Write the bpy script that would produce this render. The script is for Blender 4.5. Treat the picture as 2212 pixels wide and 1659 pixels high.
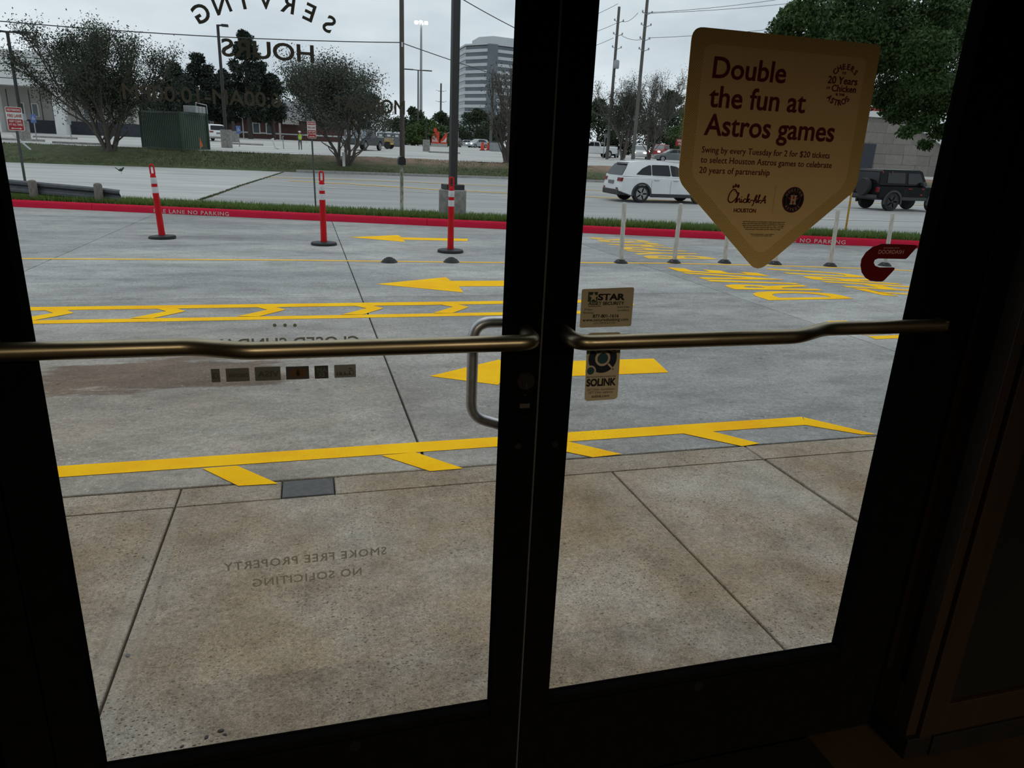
import bpy, bmesh, math, random
import numpy as np
from mathutils import Vector, Matrix

random.seed(7); rng = np.random.default_rng(7)
S = bpy.context.scene
COL = S.collection
for o in list(bpy.data.objects): bpy.data.objects.remove(o)

# ---------------------------------------------------------------- camera
FPX, CX, CY = 1550.0, 1106.0, 829.5                 # focal length in pixels of the 2212 x 1659 frame
RM = np.array([[0.96316838, 0.04339541, -0.2653743],   # rows: world axes in camera coordinates
               [-0.26531878, 0.31387581, -0.91164024],
               [0.04373357, 0.94847183, 0.31382887]])
CAM = np.array([0.0, -1.26, 1.45])
cd = bpy.data.cameras.new('camera'); cam = bpy.data.objects.new('camera', cd); COL.objects.link(cam)
cd.sensor_fit = 'HORIZONTAL'; cd.sensor_width = 36.0; cd.lens = FPX / 2212 * 36.0
cd.clip_start = 0.02; cd.clip_end = 3000
mw = Matrix.Identity(4)
for i in range(3):
    for j in range(3): mw[i][j] = RM[i, j]
    mw[i][3] = CAM[i]
cam.matrix_world = mw
S.camera = cam
S.view_settings.view_transform = 'Standard'; S.view_settings.look = 'None'
S.view_settings.gamma = 1.0; S.view_settings.use_curve_mapping = False
S.view_settings.exposure = 0.42

# ---------------------------------------------------------------- overcast sky and soft sun behind cloud
W = bpy.data.worlds.new('overcast'); S.world = W; W.use_nodes = True
wt = W.node_tree; wt.nodes.clear()
def wn(t, **k):
    n = wt.nodes.new(t)
    for a, v in k.items(): setattr(n, a, v)
    return n
tc = wn('ShaderNodeTexCoord'); mp = wn('ShaderNodeMapping'); mp.inputs['Scale'].default_value = (1.0, 1.0, 3.2)
nz = wn('ShaderNodeTexNoise'); nz.inputs['Scale'].default_value = 2.6; nz.inputs['Detail'].default_value = 5; nz.inputs['Roughness'].default_value = 0.55
cr = wn('ShaderNodeValToRGB')
cr.color_ramp.elements[0].position = 0.30; cr.color_ramp.elements[0].color = (0.435, 0.492, 0.56, 1)
cr.color_ramp.elements[1].position = 0.72; cr.color_ramp.elements[1].color = (0.78, 0.825, 0.875, 1)
bg = wn('ShaderNodeBackground'); bg.inputs['Strength'].default_value = 1.0
wo = wn('ShaderNodeOutputWorld')
wt.links.new(tc.outputs['Generated'], mp.inputs['Vector']); wt.links.new(mp.outputs[0], nz.inputs['Vector'])
wt.links.new(nz.outputs['Fac'], cr.inputs[0]); wt.links.new(cr.outputs[0], bg.inputs['Color']); wt.links.new(bg.outputs[0], wo.inputs[0])
sl = bpy.data.lights.new('sun_behind_cloud', 'SUN'); sl.energy = 0.40; sl.angle = math.radians(70); sl.color = (1.0, 0.97, 0.93)
so = bpy.data.objects.new('sun_behind_cloud', sl); COL.objects.link(so); so.rotation_euler = (math.radians(-28), math.radians(12), 0); so.location = (0, 20, 60)

# ---------------------------------------------------------------- picture ray helpers
def wdir(px, py): return RM @ np.array([px - CX, -(py - CY), -FPX])
def DP(px, py, y=0.0):                                # point on the upright plane at distance y
    d = wdir(px, py); return CAM + d * ((y - CAM[1]) / d[1])
def ZP(px, py, z):
    d = wdir(px, py); return CAM + d * ((z - CAM[2]) / d[2])
DRS = -0.13 / 9.14
def drive_z(y): return -0.04 + (y - 1.86) * DRS
_c = []
for q in [(60, 449), (620, 471), (1090, 497), (1280, 505), (1560, 517), (1980, 536)]:
    p = ZP(q[0], q[1], -0.2)
    for _ in range(8): p = ZP(q[0], q[1], drive_z(p[1]))
    _c.append(p)
_c = np.array(_c); CURB = np.polyfit(_c[:, 0], _c[:, 1], 2)
def yc(x):
    x = min(max(x, -9.5), 15.0); return float(np.polyval(CURB, x))
YF = 46.5
def h(x, y):                                          # height of the ground
    if y < 1.86: return -0.0215 * y
    c = yc(x)
    if y < c: return drive_z(y)
    ct = drive_z(c) + 0.14
    if y < c + 1.1: return ct
    if y < c + 5.5: return ct + (-0.62 - ct) * (y - c - 1.1) / 4.4
    if y < YF: return -0.62
    if y < YF + 0.2: return -0.5
    if y < 52.5: return -0.5 + 0.78 * min(1, (y - YF - 0.2) / 5.0)
    if y < 110: return 0.28 + 0.62 * (y - 52.5) / 57.5
    return 0.9
def GP(px, py):                                       # where the ray through a pixel meets the ground
    d = wdir(px, py); d = d / d[1]; y0 = 0.2; s = 0.0
    t = 0.2; prev = t
    while t < 700:
        p = CAM + d * t
        if p[1] > 0 and p[2] < h(p[0], p[1]):
            a, b = prev, t
            for _ in range(30):
                m = (a + b) / 2; p = CAM + d * m
                if p[2] < h(p[0], p[1]): b = m
                else: a = m
            return CAM + d * b
        prev = t; t += 0.02 + t * 0.004
    return CAM + d * 700
def HP(p, up): return np.array([p[0], p[1], up])
def zat(px, py, p):                                   # height seen at pixel row py above the ground point p (same distance)
    d = wdir(px, py); t = (p[1] - CAM[1]) / d[1]; return float(CAM[2] + d[2] * t)

# ---------------------------------------------------------------- materials
MATS = {}
def nt(name):
    m = bpy.data.materials.new(name); m.use_nodes = True; t = m.node_tree; t.nodes.clear()
    o = t.nodes.new('ShaderNodeOutputMaterial'); b = t.nodes.new('ShaderNodeBsdfPrincipled'); t.links.new(b.outputs[0], o.inputs[0])
    MATS[name] = m; return m, t, b, o
def nd(t, k, **kw):
    n = t.nodes.new(k)
    for a, v in kw.items():
        if a in n.inputs: n.inputs[a].default_value = v
        else: setattr(n, a, v)
    return n
def c4(c): return (c[0], c[1], c[2], 1.0)
def noise(t, scale, detail=4, rough=0.55, vec=None, stretch=None):
    n = nd(t, 'ShaderNodeTexNoise'); n.inputs['Scale'].default_value = scale; n.inputs['Detail'].default_value = detail; n.inputs['Roughness'].default_value = rough
    if vec is None:
        vec = nd(t, 'ShaderNodeTexCoord').outputs['Object']
    if stretch:
        mpn = nd(t, 'ShaderNodeMapping'); mpn.inputs['Scale'].default_value = stretch; t.links.new(vec, mpn.inputs['Vector']); vec = mpn.outputs[0]
    t.links.new(vec, n.inputs['Vector']); return n.outputs['Fac']
def ramp(t, fac, *stops):
    r = nd(t, 'ShaderNodeValToRGB'); e = r.color_ramp.elements
    while len(e) < len(stops): e.new(0.5)
    for i, (p, c) in enumerate(stops): e[i].position = p; e[i].color = c4(c) if not isinstance(c, float) else (c, c, c, 1)
    t.links.new(fac, r.inputs[0]); return r.outputs[0]
def mix(t, fac, a, b, mode='MIX'):
    n = nd(t, 'ShaderNodeMix'); n.data_type = 'RGBA'; n.blend_type = mode
    for s, v in ((n.inputs[0], fac), (n.inputs[6], a), (n.inputs[7], b)):
        if hasattr(v, 'is_linked'): t.links.new(v, s)
        elif isinstance(v, (int, float)): s.default_value = v
        else: s.default_value = c4(v)
    return n.outputs[2]
def bump(t, b, fac, strength=0.3, dist=0.01):
    n = nd(t, 'ShaderNodeBump'); n.inputs['Strength'].default_value = strength; n.inputs['Distance'].default_value = dist
    t.links.new(fac, n.inputs['Height']); t.links.new(n.outputs[0], b.inputs['Normal'])
def mat(name, c1, c2=None, scale=8, rough=0.6, metal=0.0, bp=0.0, spec=0.5, detail=5, stretch=None, lo=0.35, hi=0.65):
    if name in MATS: return MATS[name]
    m, t, b, o = nt(name)
    b.inputs['Roughness'].default_value = rough; b.inputs['Metallic'].default_value = metal
    b.inputs['Specular IOR Level'].default_value = spec
    if c2 is None: c2 = tuple(v * 0.82 for v in c1)
    f = noise(t, scale, detail, stretch=stretch)
    t.links.new(ramp(t, f, (lo, c1), (hi, c2)), b.inputs['Base Color'])
    if bp: bump(t, b, f, bp)
    return m
def emis(name, c, s):
    m, t, b, o = nt(name); b.inputs['Base Color'].default_value = c4(c); b.inputs['Emission Color'].default_value = c4(c); b.inputs['Emission Strength'].default_value = s
    return m

# ---------------------------------------------------------------- mesh helpers
class MB:
    def __init__(s): s.v = []; s.f = []
    def add(s, v, f):
        n = len(s.v); s.v += [tuple(map(float, p)) for p in v]; s.f += [tuple(i + n for i in q) for q in f]; return s
    def box(s, x0, x1, y0, y1, z0, z1, M=None):
        v = [Vector((x, y, z)) for z in (z0, z1) for y in (y0, y1) for x in (x0, x1)]
        if M is not None: v = [M @ p for p in v]
        return s.add(v, [(0, 2, 3, 1), (4, 5, 7, 6), (0, 1, 5, 4), (2, 6, 7, 3), (0, 4, 6, 2), (1, 3, 7, 5)])
    def bbox(s, x0, x1, y0, y1, z0, z1, b=0.005, M=None):        # box with chamfered edges
        bm = bmesh.new(); bmesh.ops.create_cube(bm, size=1)
        for v in bm.verts: v.co = Vector(((x0 + x1) / 2 + v.co.x * (x1 - x0), (y0 + y1) / 2 + v.co.y * (y1 - y0), (z0 + z1) / 2 + v.co.z * (z1 - z0)))
        bmesh.ops.bevel(bm, geom=list(bm.edges), offset=b, segments=2, affect='EDGES', profile=0.5)
        bm.verts.index_update()
        v = [M @ q.co if M is not None else q.co.copy() for q in bm.verts]; f = [tuple(q.index for q in fc.verts) for fc in bm.faces]; bm.free()
        return s.add(v, f)
    def tube(s, path, r, n=8, cap=True):
        P = [Vector(p) for p in path]; m = len(P)
        R = r if isinstance(r, (list, tuple)) else [r] * m
        base = len(s.v); up = None; V = []
        for i, p in enumerate(P):
            d = (P[min(i + 1, m - 1)] - P[max(i - 1, 0)])
            d = d.normalized() if d.length > 1e-9 else Vector((0, 0, 1))
            if up is None:
                up = Vector((0, 0, 1)) if abs(d.z) < 0.9 else Vector((1, 0, 0))
            a = up - d * up.dot(d)
            if a.length < 1e-6: a = d.orthogonal()
            a.normalize(); b = d.cross(a); up = a
            for k in range(n):
                w = 2 * math.pi * k / n; V.append(p + (a * math.cos(w) + b * math.sin(w)) * R[i])
        F = [(i * n + k, i * n + (k + 1) % n, (i + 1) * n + (k + 1) % n, (i + 1) * n + k) for i in range(m - 1) for k in range(n)]
        if cap: F += [tuple(range(n - 1, -1, -1)), tuple((m - 1) * n + k for k in range(n))]
        return s.add(V, F)
    def lathe(s, prof, c=(0, 0, 0), n=16, axis='z', M=None):      # profile of (radius, height)
        V = []
        for r, z in prof:
            for k in range(n):
                w = 2 * math.pi * k / n; q = (r * math.cos(w), r * math.sin(w), z)
                if axis == 'y': q = (q[0], q[2], q[1])
                if axis == 'x': q = (q[2], q[0], q[1])
                q = Vector(q) + Vector(c); V.append(M @ q if M is not None else q)
        m = len(prof)
        F = [(i * n + k, i * n + (k + 1) % n, (i + 1) * n + (k + 1) % n, (i + 1) * n + k) for i in range(m - 1) for k in range(n)]
        F += [tuple(range(n - 1, -1, -1)), tuple((m - 1) * n + k for k in range(n))]
        return s.add(V, F)
    def prism(s, poly, f0, f1):                                    # poly of 2D points, f0/f1 map them to the two caps
        n = len(poly); V = [f0(*p) for p in poly] + [f1(*p) for p in poly]
        F = [tuple(range(n - 1, -1, -1)), tuple(range(n, 2 * n))] + [(k, (k + 1) % n, n + (k + 1) % n, n + k) for k in range(n)]
        return s.add(V, F)
    def mesh(s, name):
        me = bpy.data.meshes.new(name); me.from_pydata(s.v, [], s.f); me.update(); return me
    def build(s, name, m, parent=None, smooth=False, fix=True):
        me = s.mesh(name)
        if fix:
            bm = bmesh.new(); bm.from_mesh(me); bmesh.ops.recalc_face_normals(bm, faces=bm.faces); bm.to_mesh(me); bm.free()
        return link(name, me, m, parent, smooth)
def link(name, me, m, parent=None, smooth=False):
    o = bpy.data.objects.new(name, me); COL.objects.link(o)
    if m is not None: me.materials.clear(); me.materials.append(m)
    if smooth: shade(me)
    if parent is not None: o.parent = parent
    return o
def shade(me, ang=0.7):
    me.polygons.foreach_set('use_smooth', [True] * len(me.polygons))
    bm = bmesh.new(); bm.from_mesh(me)
    for e in bm.edges:
        if len(e.link_faces) == 2 and e.calc_face_angle(0) > ang: e.smooth = False
    bm.to_mesh(me); bm.free()
def tag(o, label, cat, group=None):
    o['label'] = label; o['category'] = cat
    if group: o['group'] = group
    return o
def struct(o): o['kind'] = 'structure'; return o
def thing(name, label, cat, loc=(0, 0, 0), rz=0.0, group=None):
    o = bpy.data.objects.new(name, None); COL.objects.link(o); o.empty_display_size = 0.1
    o.location = tuple(map(float, loc)); o.rotation_euler = (0, 0, rz); return tag(o, label, cat, group)
def sthing(name, loc=(0, 0, 0)):
    o = bpy.data.objects.new(name, None); COL.objects.link(o); o.location = loc; o['kind'] = 'structure'; return o
def copy_tree(o, parent=None):
    c = o.copy(); COL.objects.link(c); c.parent = parent
    for ch in [q for q in bpy.data.objects if q.parent == o and q.name not in ('',)]: copy_tree(ch, c)
    return c
def rounded(poly, r, n=5):                                         # polygon with rounded corners
    out = []; m = len(poly); rr = r if isinstance(r, (list, tuple)) else [r] * m
    for i in range(m):
        p = np.array(poly[i], float); a = np.array(poly[i - 1], float) - p; b = np.array(poly[(i + 1) % m], float) - p
        la, lb = np.linalg.norm(a), np.linalg.norm(b); q = min(rr[i], la * .49, lb * .49)
        s0 = p + a / la * q; s1 = p + b / lb * q
        for k in range(n + 1):
            u = k / n; out.append(tuple((1 - u) ** 2 * s0 + 2 * u * (1 - u) * p + u * u * s1))
    return out
# ---- lettering -------------------------------------------------------------
DEPTH = [None]
def text_raw(txt, bold=0.0, shear=0.0, spacing=1.0, res=2):
    if len(txt) < 16: res = 4
    cu = bpy.data.curves.new('t', 'FONT'); cu.body = txt; cu.size = 1.0; cu.shear = shear; cu.space_character = spacing
    cu.resolution_u = res; cu.fill_mode = 'FRONT'; ob = bpy.data.objects.new('t', cu); COL.objects.link(ob)
    me = bpy.data.meshes.new_from_object(ob); v = np.array([q.co[:] for q in me.vertices]).reshape(-1, 3)[:, :2]
    f = [tuple(p.vertices) for p in me.polygons]
    bpy.data.objects.remove(ob); bpy.data.curves.remove(cu); bpy.data.meshes.remove(me); DEPTH[0] = None
    if bold > 0.004:                                               # heavier weight: a rim added round the outline
        key = {}; idx = []
        for q in np.round(v, 5):
            idx.append(key.setdefault(tuple(q), len(key)))
        P = np.array(list(key.keys())); F = [tuple(idx[i] for i in q) for q in f]; F = [q for q in F if len(set(q)) == len(q)]
        def area(q): return sum(P[q[i]][0] * P[q[(i + 1) % len(q)]][1] - P[q[(i + 1) % len(q)]][0] * P[q[i]][1] for i in range(len(q)))
        F = [q if area(q) > 0 else q[::-1] for q in F]; cnt = {}
        for q in F:
            for i in range(len(q)): cnt[(q[i], q[(i + 1) % len(q)])] = 1
        B = [e for e in cnt if (e[1], e[0]) not in cnt]; N = {}
        for i, j in B:
            d = P[j] - P[i]; n_ = np.array([d[1], -d[0]]) / (np.linalg.norm(d) + 1e-9)
            for k in (i, j): N.setdefault(k, []).append(n_)
        off = {}; V = [tuple(p) for p in P]
        for k, L in N.items():
            m_ = sum(L); l_ = np.linalg.norm(m_); m_ = m_ / l_ if l_ > 1e-6 else L[0]; c_ = max(0.6, float(m_.dot(L[0]))); off[k] = len(V); V.append(tuple(P[k] + m_ * bold / c_))
        F += [(j, i, off[i], off[j]) for i, j in B]; v, f = np.array(V), F; DEPTH[0] = np.array([0.0] * len(P) + [1.0] * (len(V) - len(P)))
    return v, f
CAPH = None
def caph():
    global CAPH
    if CAPH is None: v, f = text_raw('H'); CAPH = v[:, 1].max()
    return CAPH
class PT:                                                          # collects flat print on a plane: (u, w) -> 3D
    def __init__(s): s.v = []; s.f = []; s.d = []
    def add(s, v, f, d=None):
        n = len(s.v); s.v += [tuple(map(float, p)) for p in v]; s.f += [tuple(i + n for i in q) for q in f]; s.d += list(d) if d is not None else [0.0] * len(v); return s
    def text(s, txt, u0, u1, w0, cap, bold=0.0, shear=0.0, flip=False, spacing=1.0):
        caph0 = caph(); v, f = text_raw(txt, bold, shear, spacing); dd = DEPTH[0]; a, b = v[:, 0].min(), v[:, 0].max()
        x = (v[:, 0] - a) / (b - a)
        if flip: x = 1 - x
        return s.add(np.stack([u0 + x * (u1 - u0), w0 + v[:, 1] * (cap / caph0)], 1), f, dd)
    def arc(s, txt, cu, cw, r, a0, a1, cap, wid, bold=0.02, flip=False, inside=False, rx=1.0):
        n = len(txt)                                               # letters set round a circle, angle in degrees, 90 = top
        for i, ch in enumerate(txt):
            if ch == ' ': continue
            k = cap / caph(); v, f = text_raw(ch, bold); dd = DEPTH[0]; v = v * k; v[:, 0] -= (v[:, 0].min() + v[:, 0].max()) / 2
            mw_ = v[:, 0].max() * 2
            if mw_ > wid: v[:, 0] *= wid / mw_
            a = math.radians(a0 + (a1 - a0) * (i / (n - 1) if n > 1 else .5)); t = a - math.pi / 2 if not inside else a + math.pi / 2
            c, sn = math.cos(t), math.sin(t)
            R = np.stack([v[:, 0] * c - v[:, 1] * sn, v[:, 0] * sn + v[:, 1] * c], 1) + np.array([r * math.cos(a), r * math.sin(a)])
            if flip: R[:, 0] *= -1
            R[:, 0] *= rx
            s.add(R + np.array([cu, cw]), f, dd)
        return s
    def poly(s, p): return s.add(p, [tuple(range(len(p)))])
    def disc(s, cu, cw, r, n=24, ry=None):
        ry = r if ry is None else ry
        return s.poly([(cu + r * math.cos(2 * math.pi * k / n), cw + ry * math.sin(2 * math.pi * k / n)) for k in range(n)])
    def ring(s, cu, cw, r0, r1, n=32):
        v = [(cu + r * math.cos(2 * math.pi * k / n), cw + r * math.sin(2 * math.pi * k / n)) for r in (r0, r1) for k in range(n)]
        return s.add(v, [(k, (k + 1) % n, n + (k + 1) % n, n + k) for k in range(n)])
    def stroke(s, pts, w, m=6):                                    # smooth ribbon through points
        P = np.array(pts, float); Q = []
        for i in range(len(P) - 1):
            p0, p1, p2, p3 = P[max(i - 1, 0)], P[i], P[i + 1], P[min(i + 2, len(P) - 1)]
            for k in range(m):
                u = k / m; Q.append(0.5 * ((2 * p1) + (p2 - p0) * u + (2 * p0 - 5 * p1 + 4 * p2 - p3) * u * u + (3 * p1 - p0 - 3 * p2 + p3) * u ** 3))
        Q.append(P[-1]); Q = np.array(Q); T = np.gradient(Q, axis=0); T /= np.linalg.norm(T, axis=1)[:, None] + 1e-9; N = np.stack([-T[:, 1], T[:, 0]], 1) * w / 2
        n = len(Q); V = np.concatenate([Q + N, Q - N]); s.add(V, [(i, i + 1, n + i + 1, n + i) for i in range(n - 1)])
        s.disc(*Q[0], w / 2, 8); s.disc(*Q[-1], w / 2, 8); return s
    def xf(s, k, du, dw, kw=None):
        s.v = [(p[0] * k + du, p[1] * (kw or k) + dw) for p in s.v]; return s
    def build(s, name, m, parent, fn):
        me = bpy.data.meshes.new(name); a_, b_, c_ = (Vector(fn(*q)) for q in ((0, 0), (1, 0), (0, 1))); nn_ = (b_ - a_).cross(c_ - a_).normalized() * 0.00012
        me.from_pydata([tuple(Vector(fn(u, w)) + nn_ * d) for (u, w), d in zip(s.v, s.d)], [], s.f); me.update(); return link(name, me, m, parent)

# ================================================================ special materials
def m_concrete():
    m, t, b, o = nt('driveway_concrete'); co = nd(t, 'ShaderNodeTexCoord').outputs['Object']
    oi = nd(t, 'ShaderNodeObjectInfo')
    big = noise(t, 0.5, 5, 0.6, co, (0.55, 1.5, 1)); mid = noise(t, 4, 8, 0.7, co, (0.7, 1.3, 1)); strk = noise(t, 1.0, 6, 0.62, co, (0.42, 1.7, 1)); fine = noise(t, 120, 3, 0.75, co); gr2 = noise(t, 36, 4, 0.7, co)
    c = ramp(t, big, (0.30, (0.245, 0.247, 0.245)), (0.52, (0.33, 0.328, 0.318)), (0.72, (0.40, 0.392, 0.372)))
    c = mix(t, 1.0, c, ramp(t, mid, (0.28, 0.70), (0.5, 1.0), (0.74, 1.26)), 'MULTIPLY')
    c = mix(t, 1.0, c, ramp(t, strk, (0.30, 0.80), (0.5, 1.0), (0.72, 1.16)), 'MULTIPLY')
    c = mix(t, 1.0, c, ramp(t, gr2, (0.28, 0.74), (0.5, 1.0), (0.74, 1.28)), 'MULTIPLY')
    c = mix(t, 1.0, c, ramp(t, fine, (0.26, 0.62), (0.5, 1.0), (0.76, 1.42)), 'MULTIPLY')
    vo = nd(t, 'ShaderNodeTexVoronoi'); vo.inputs['Scale'].default_value = 26; t.links.new(co, vo.inputs['Vector'])      # pale grit
    gr = ramp(t, vo.outputs['Distance'], (0.0, 1.0), (0.13, 1.0), (0.18, 0.0))
    gm = ramp(t, noise(t, 1.1, 4, 0.65, co), (0.50, 0.0), (0.60, 1.0))
    c = mix(t, mix(t, 1.0, gr, gm, 'MULTIPLY'), c, (0.56, 0.54, 0.50))
    vd = nd(t, 'ShaderNodeTexVoronoi'); vd.inputs['Scale'].default_value = 5.5; t.links.new(co, vd.inputs['Vector'])     # scattered dark spots
    c = mix(t, ramp(t, vd.outputs['Distance'], (0.0, 0.7), (0.06, 0.5), (0.10, 0.0)), c, (0.10, 0.095, 0.09))
    # brown oil stain in the near lane
    vm = nd(t, 'ShaderNodeVectorMath'); vm.operation = 'SUBTRACT'; vm.inputs[1].default_value = (-0.95, 3.66, 0); t.links.new(co, vm.inputs[0])
    mp_ = nd(t, 'ShaderNodeMapping'); mp_.inputs['Scale'].default_value = (1.1, 2.6, 0); t.links.new(vm.outputs[0], mp_.inputs['Vector'])
    ln = nd(t, 'ShaderNodeVectorMath'); ln.operation = 'LENGTH'; t.links.new(mp_.outputs[0], ln.inputs[0])
    ad = nd(t, 'ShaderNodeMath'); ad.operation = 'ADD'; t.links.new(ln.outputs['Value'], ad.inputs[0])
    mu = nd(t, 'ShaderNodeMath'); mu.operation = 'MULTIPLY'; mu.inputs[1].default_value = 1.7; t.links.new(noise(t, 2.2, 5, 0.62, co, (0.8, 2.6, 1)), mu.inputs[0]); t.links.new(mu.outputs[0], ad.inputs[1])
    dv = nd(t, 'ShaderNodeMath'); dv.operation = 'DIVIDE'; dv.inputs[1].default_value = 3.0; t.links.new(ad.outputs[0], dv.inputs[0])
    st = ramp(t, dv.outputs[0], (0.56, 0.95), (0.63, 0.0))
    c = mix(t, st, c, mix(t, 1.0, c, (0.52, 0.40, 0.33), 'MULTIPLY'))
    warm = nd(t, 'ShaderNodeSeparateXYZ'); t.links.new(co, warm.inputs[0])                                              # rusty wash over the near left slabs
    wr = nd(t, 'ShaderNodeMapRange'); wr.inputs[1].default_value = 6.2; wr.inputs[2].default_value = 3.2; t.links.new(warm.outputs['Y'], wr.inputs[0])
    wx = nd(t, 'ShaderNodeMapRange'); wx.inputs[1].default_value = 2.0; wx.inputs[2].default_value = -0.3; t.links.new(warm.outputs['X'], wx.inputs[0])
    wm = nd(t, 'ShaderNodeMath'); wm.operation = 'MULTIPLY'; t.links.new(wr.outputs[0], wm.inputs[0]); t.links.new(wx.outputs[0], wm.inputs[1])
    wn_ = mix(t, 1.0, wm.outputs[0], ramp(t, noise(t, 0.9, 5, 0.6, co), (0.3, 0.45), (0.62, 1.0)), 'MULTIPLY')
    c = mix(t, wn_, c, mix(t, 1.0, c, (0.98, 0.85, 0.72), 'MULTIPLY'))
    rv = nd(t, 'ShaderNodeMapRange'); rv.inputs[3].default_value = 0.90; rv.inputs[4].default_value = 1.08; t.links.new(oi.outputs['Random'], rv.inputs[0])
    hs = nd(t, 'ShaderNodeHueSaturation'); t.links.new(c, hs.inputs['Color']); t.links.new(rv.outputs[0], hs.inputs['Value'])
    t.links.new(hs.outputs[0], b.inputs['Base Color']); b.inputs['Roughness'].default_value = 0.85; b.inputs['Specular IOR Level'].default_value = 0.3; bump(t, b, gr2, 0.5, 0.012)
    return m
def m_sidewalk():
    m, t, b, o = nt('sidewalk_concrete'); co = nd(t, 'ShaderNodeTexCoord').outputs['Object']; oi = nd(t, 'ShaderNodeObjectInfo')
    big = noise(t, 1.1, 6, 0.62, co); mid = noise(t, 6, 7, 0.7, co); gr2 = noise(t, 70, 4, 0.75, co); fine = noise(t, 230, 3, 0.8, co)
    c = ramp(t, big, (0.32, (0.245, 0.172, 0.108)), (0.46, (0.305, 0.242, 0.178)), (0.58, (0.35, 0.305, 0.25)), (0.72, (0.385, 0.355, 0.31)))
    c = mix(t, 1.0, c, ramp(t, mid, (0.28, 0.72), (0.5, 1.0), (0.74, 1.22)), 'MULTIPLY')
    c = mix(t, 1.0, c, ramp(t, gr2, (0.26, 0.60), (0.5, 1.0), (0.76, 1.38)), 'MULTIPLY')
    c = mix(t, 1.0, c, ramp(t, fine, (0.28, 0.50), (0.5, 1.0), (0.74, 1.55)), 'MULTIPLY')
    sx = nd(t, 'ShaderNodeSeparateXYZ'); t.links.new(co, sx.inputs[0])                                                  # smooth trowelled margins beside the long joint
    ab = nd(t, 'ShaderNodeMath'); ab.operation = 'ADD'; ab.inputs[1].default_value = 0.583; t.links.new(sx.outputs['X'], ab.inputs[0]); a2 = nd(t, 'ShaderNodeMath'); a2.operation = 'ABSOLUTE'; t.links.new(ab.outputs[0], a2.inputs[0])
    a3 = nd(t, 'ShaderNodeMath'); a3.operation = 'MULTIPLY_ADD'; a3.inputs[1].default_value = 0.055; t.links.new(noise(t, 5, 3, 0.6, co), a3.inputs[0]); t.links.new(a2.outputs[0], a3.inputs[2])
    c = mix(t, ramp(t, a3.outputs[0], (0.0, 0.22), (0.075, 0.22), (0.084, 0.0)), c, (0.38, 0.355, 0.31))
    c = mix(t, ramp(t, a3.outputs[0], (0.074, 0.0), (0.080, 0.38), (0.088, 0.0)), c, (0.20, 0.165, 0.125))
    vo = nd(t, 'ShaderNodeTexVoronoi'); vo.inputs['Scale'].default_value = 105; vo.inputs['Randomness'].default_value = 1.0
    mp_ = nd(t, 'ShaderNodeMapping'); mp_.inputs['Scale'].default_value = (0.7, 1.2, 1); t.links.new(co, mp_.inputs['Vector']); t.links.new(mp_.outputs[0], vo.inputs['Vector'])
    pit = ramp(t, vo.outputs['Distance'], (0.0, 1.0), (0.20, 1.0), (0.30, 0.0))
    pm = ramp(t, noise(t, 1.9, 4, 0.6, co), (0.36, 0.22), (0.60, 1.0)); cs = nd(t, 'ShaderNodeSeparateColor'); t.links.new(vo.outputs['Color'], cs.inputs[0]); pk = ramp(t, cs.outputs[0], (0.45, 0.0), (0.60, 1.0))
    pf = mix(t, 1.0, mix(t, 1.0, pit, pm, 'MULTIPLY'), pk, 'MULTIPLY')
    c = mix(t, pf, c, (0.105, 0.078, 0.056))
    v2 = nd(t, 'ShaderNodeTexVoronoi'); v2.inputs['Scale'].default_value = 48; t.links.new(mp_.outputs[0], v2.inputs['Vector']); c2s = nd(t, 'ShaderNodeSeparateColor'); t.links.new(v2.outputs['Color'], c2s.inputs[0])
    p2_ = mix(t, 1.0, ramp(t, v2.outputs['Distance'], (0.0, 1.0), (0.14, 1.0), (0.26, 0.0)), ramp(t, c2s.outputs[0], (0.80, 0.0), (0.86, 1.0)), 'MULTIPLY'); c = mix(t, mix(t, 1.0, p2_, pm, 'MULTIPLY'), c, (0.07, 0.052, 0.04))
    wp = ramp(t, vo.outputs['Distance'], (0.0, 0.8), (0.12, 0.6), (0.18, 0.0)); wk_ = ramp(t, cs.outputs[1], (0.955, 0.0), (0.965, 1.0)); c = mix(t, mix(t, 1.0, wp, wk_, 'MULTIPLY'), c, (0.66, 0.62, 0.55))
    rv = nd(t, 'ShaderNodeMapRange'); rv.inputs[3].default_value = 0.94; rv.inputs[4].default_value = 1.06; t.links.new(oi.outputs['Random'], rv.inputs[0])
    hs = nd(t, 'ShaderNodeHueSaturation'); t.links.new(c, hs.inputs['Color']); t.links.new(rv.outputs[0], hs.inputs['Value'])
    t.links.new(hs.outputs[0], b.inputs['Base Color']); b.inputs['Roughness'].default_value = 0.9; b.inputs['Specular IOR Level'].default_value = 0.25
    iv = nd(t, 'ShaderNodeInvert'); t.links.new(pf, iv.inputs['Color']); hb = mix(t, 0.5, iv.outputs[0], gr2); bump(t, b, hb, 0.7, 0.008)
    return m
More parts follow.
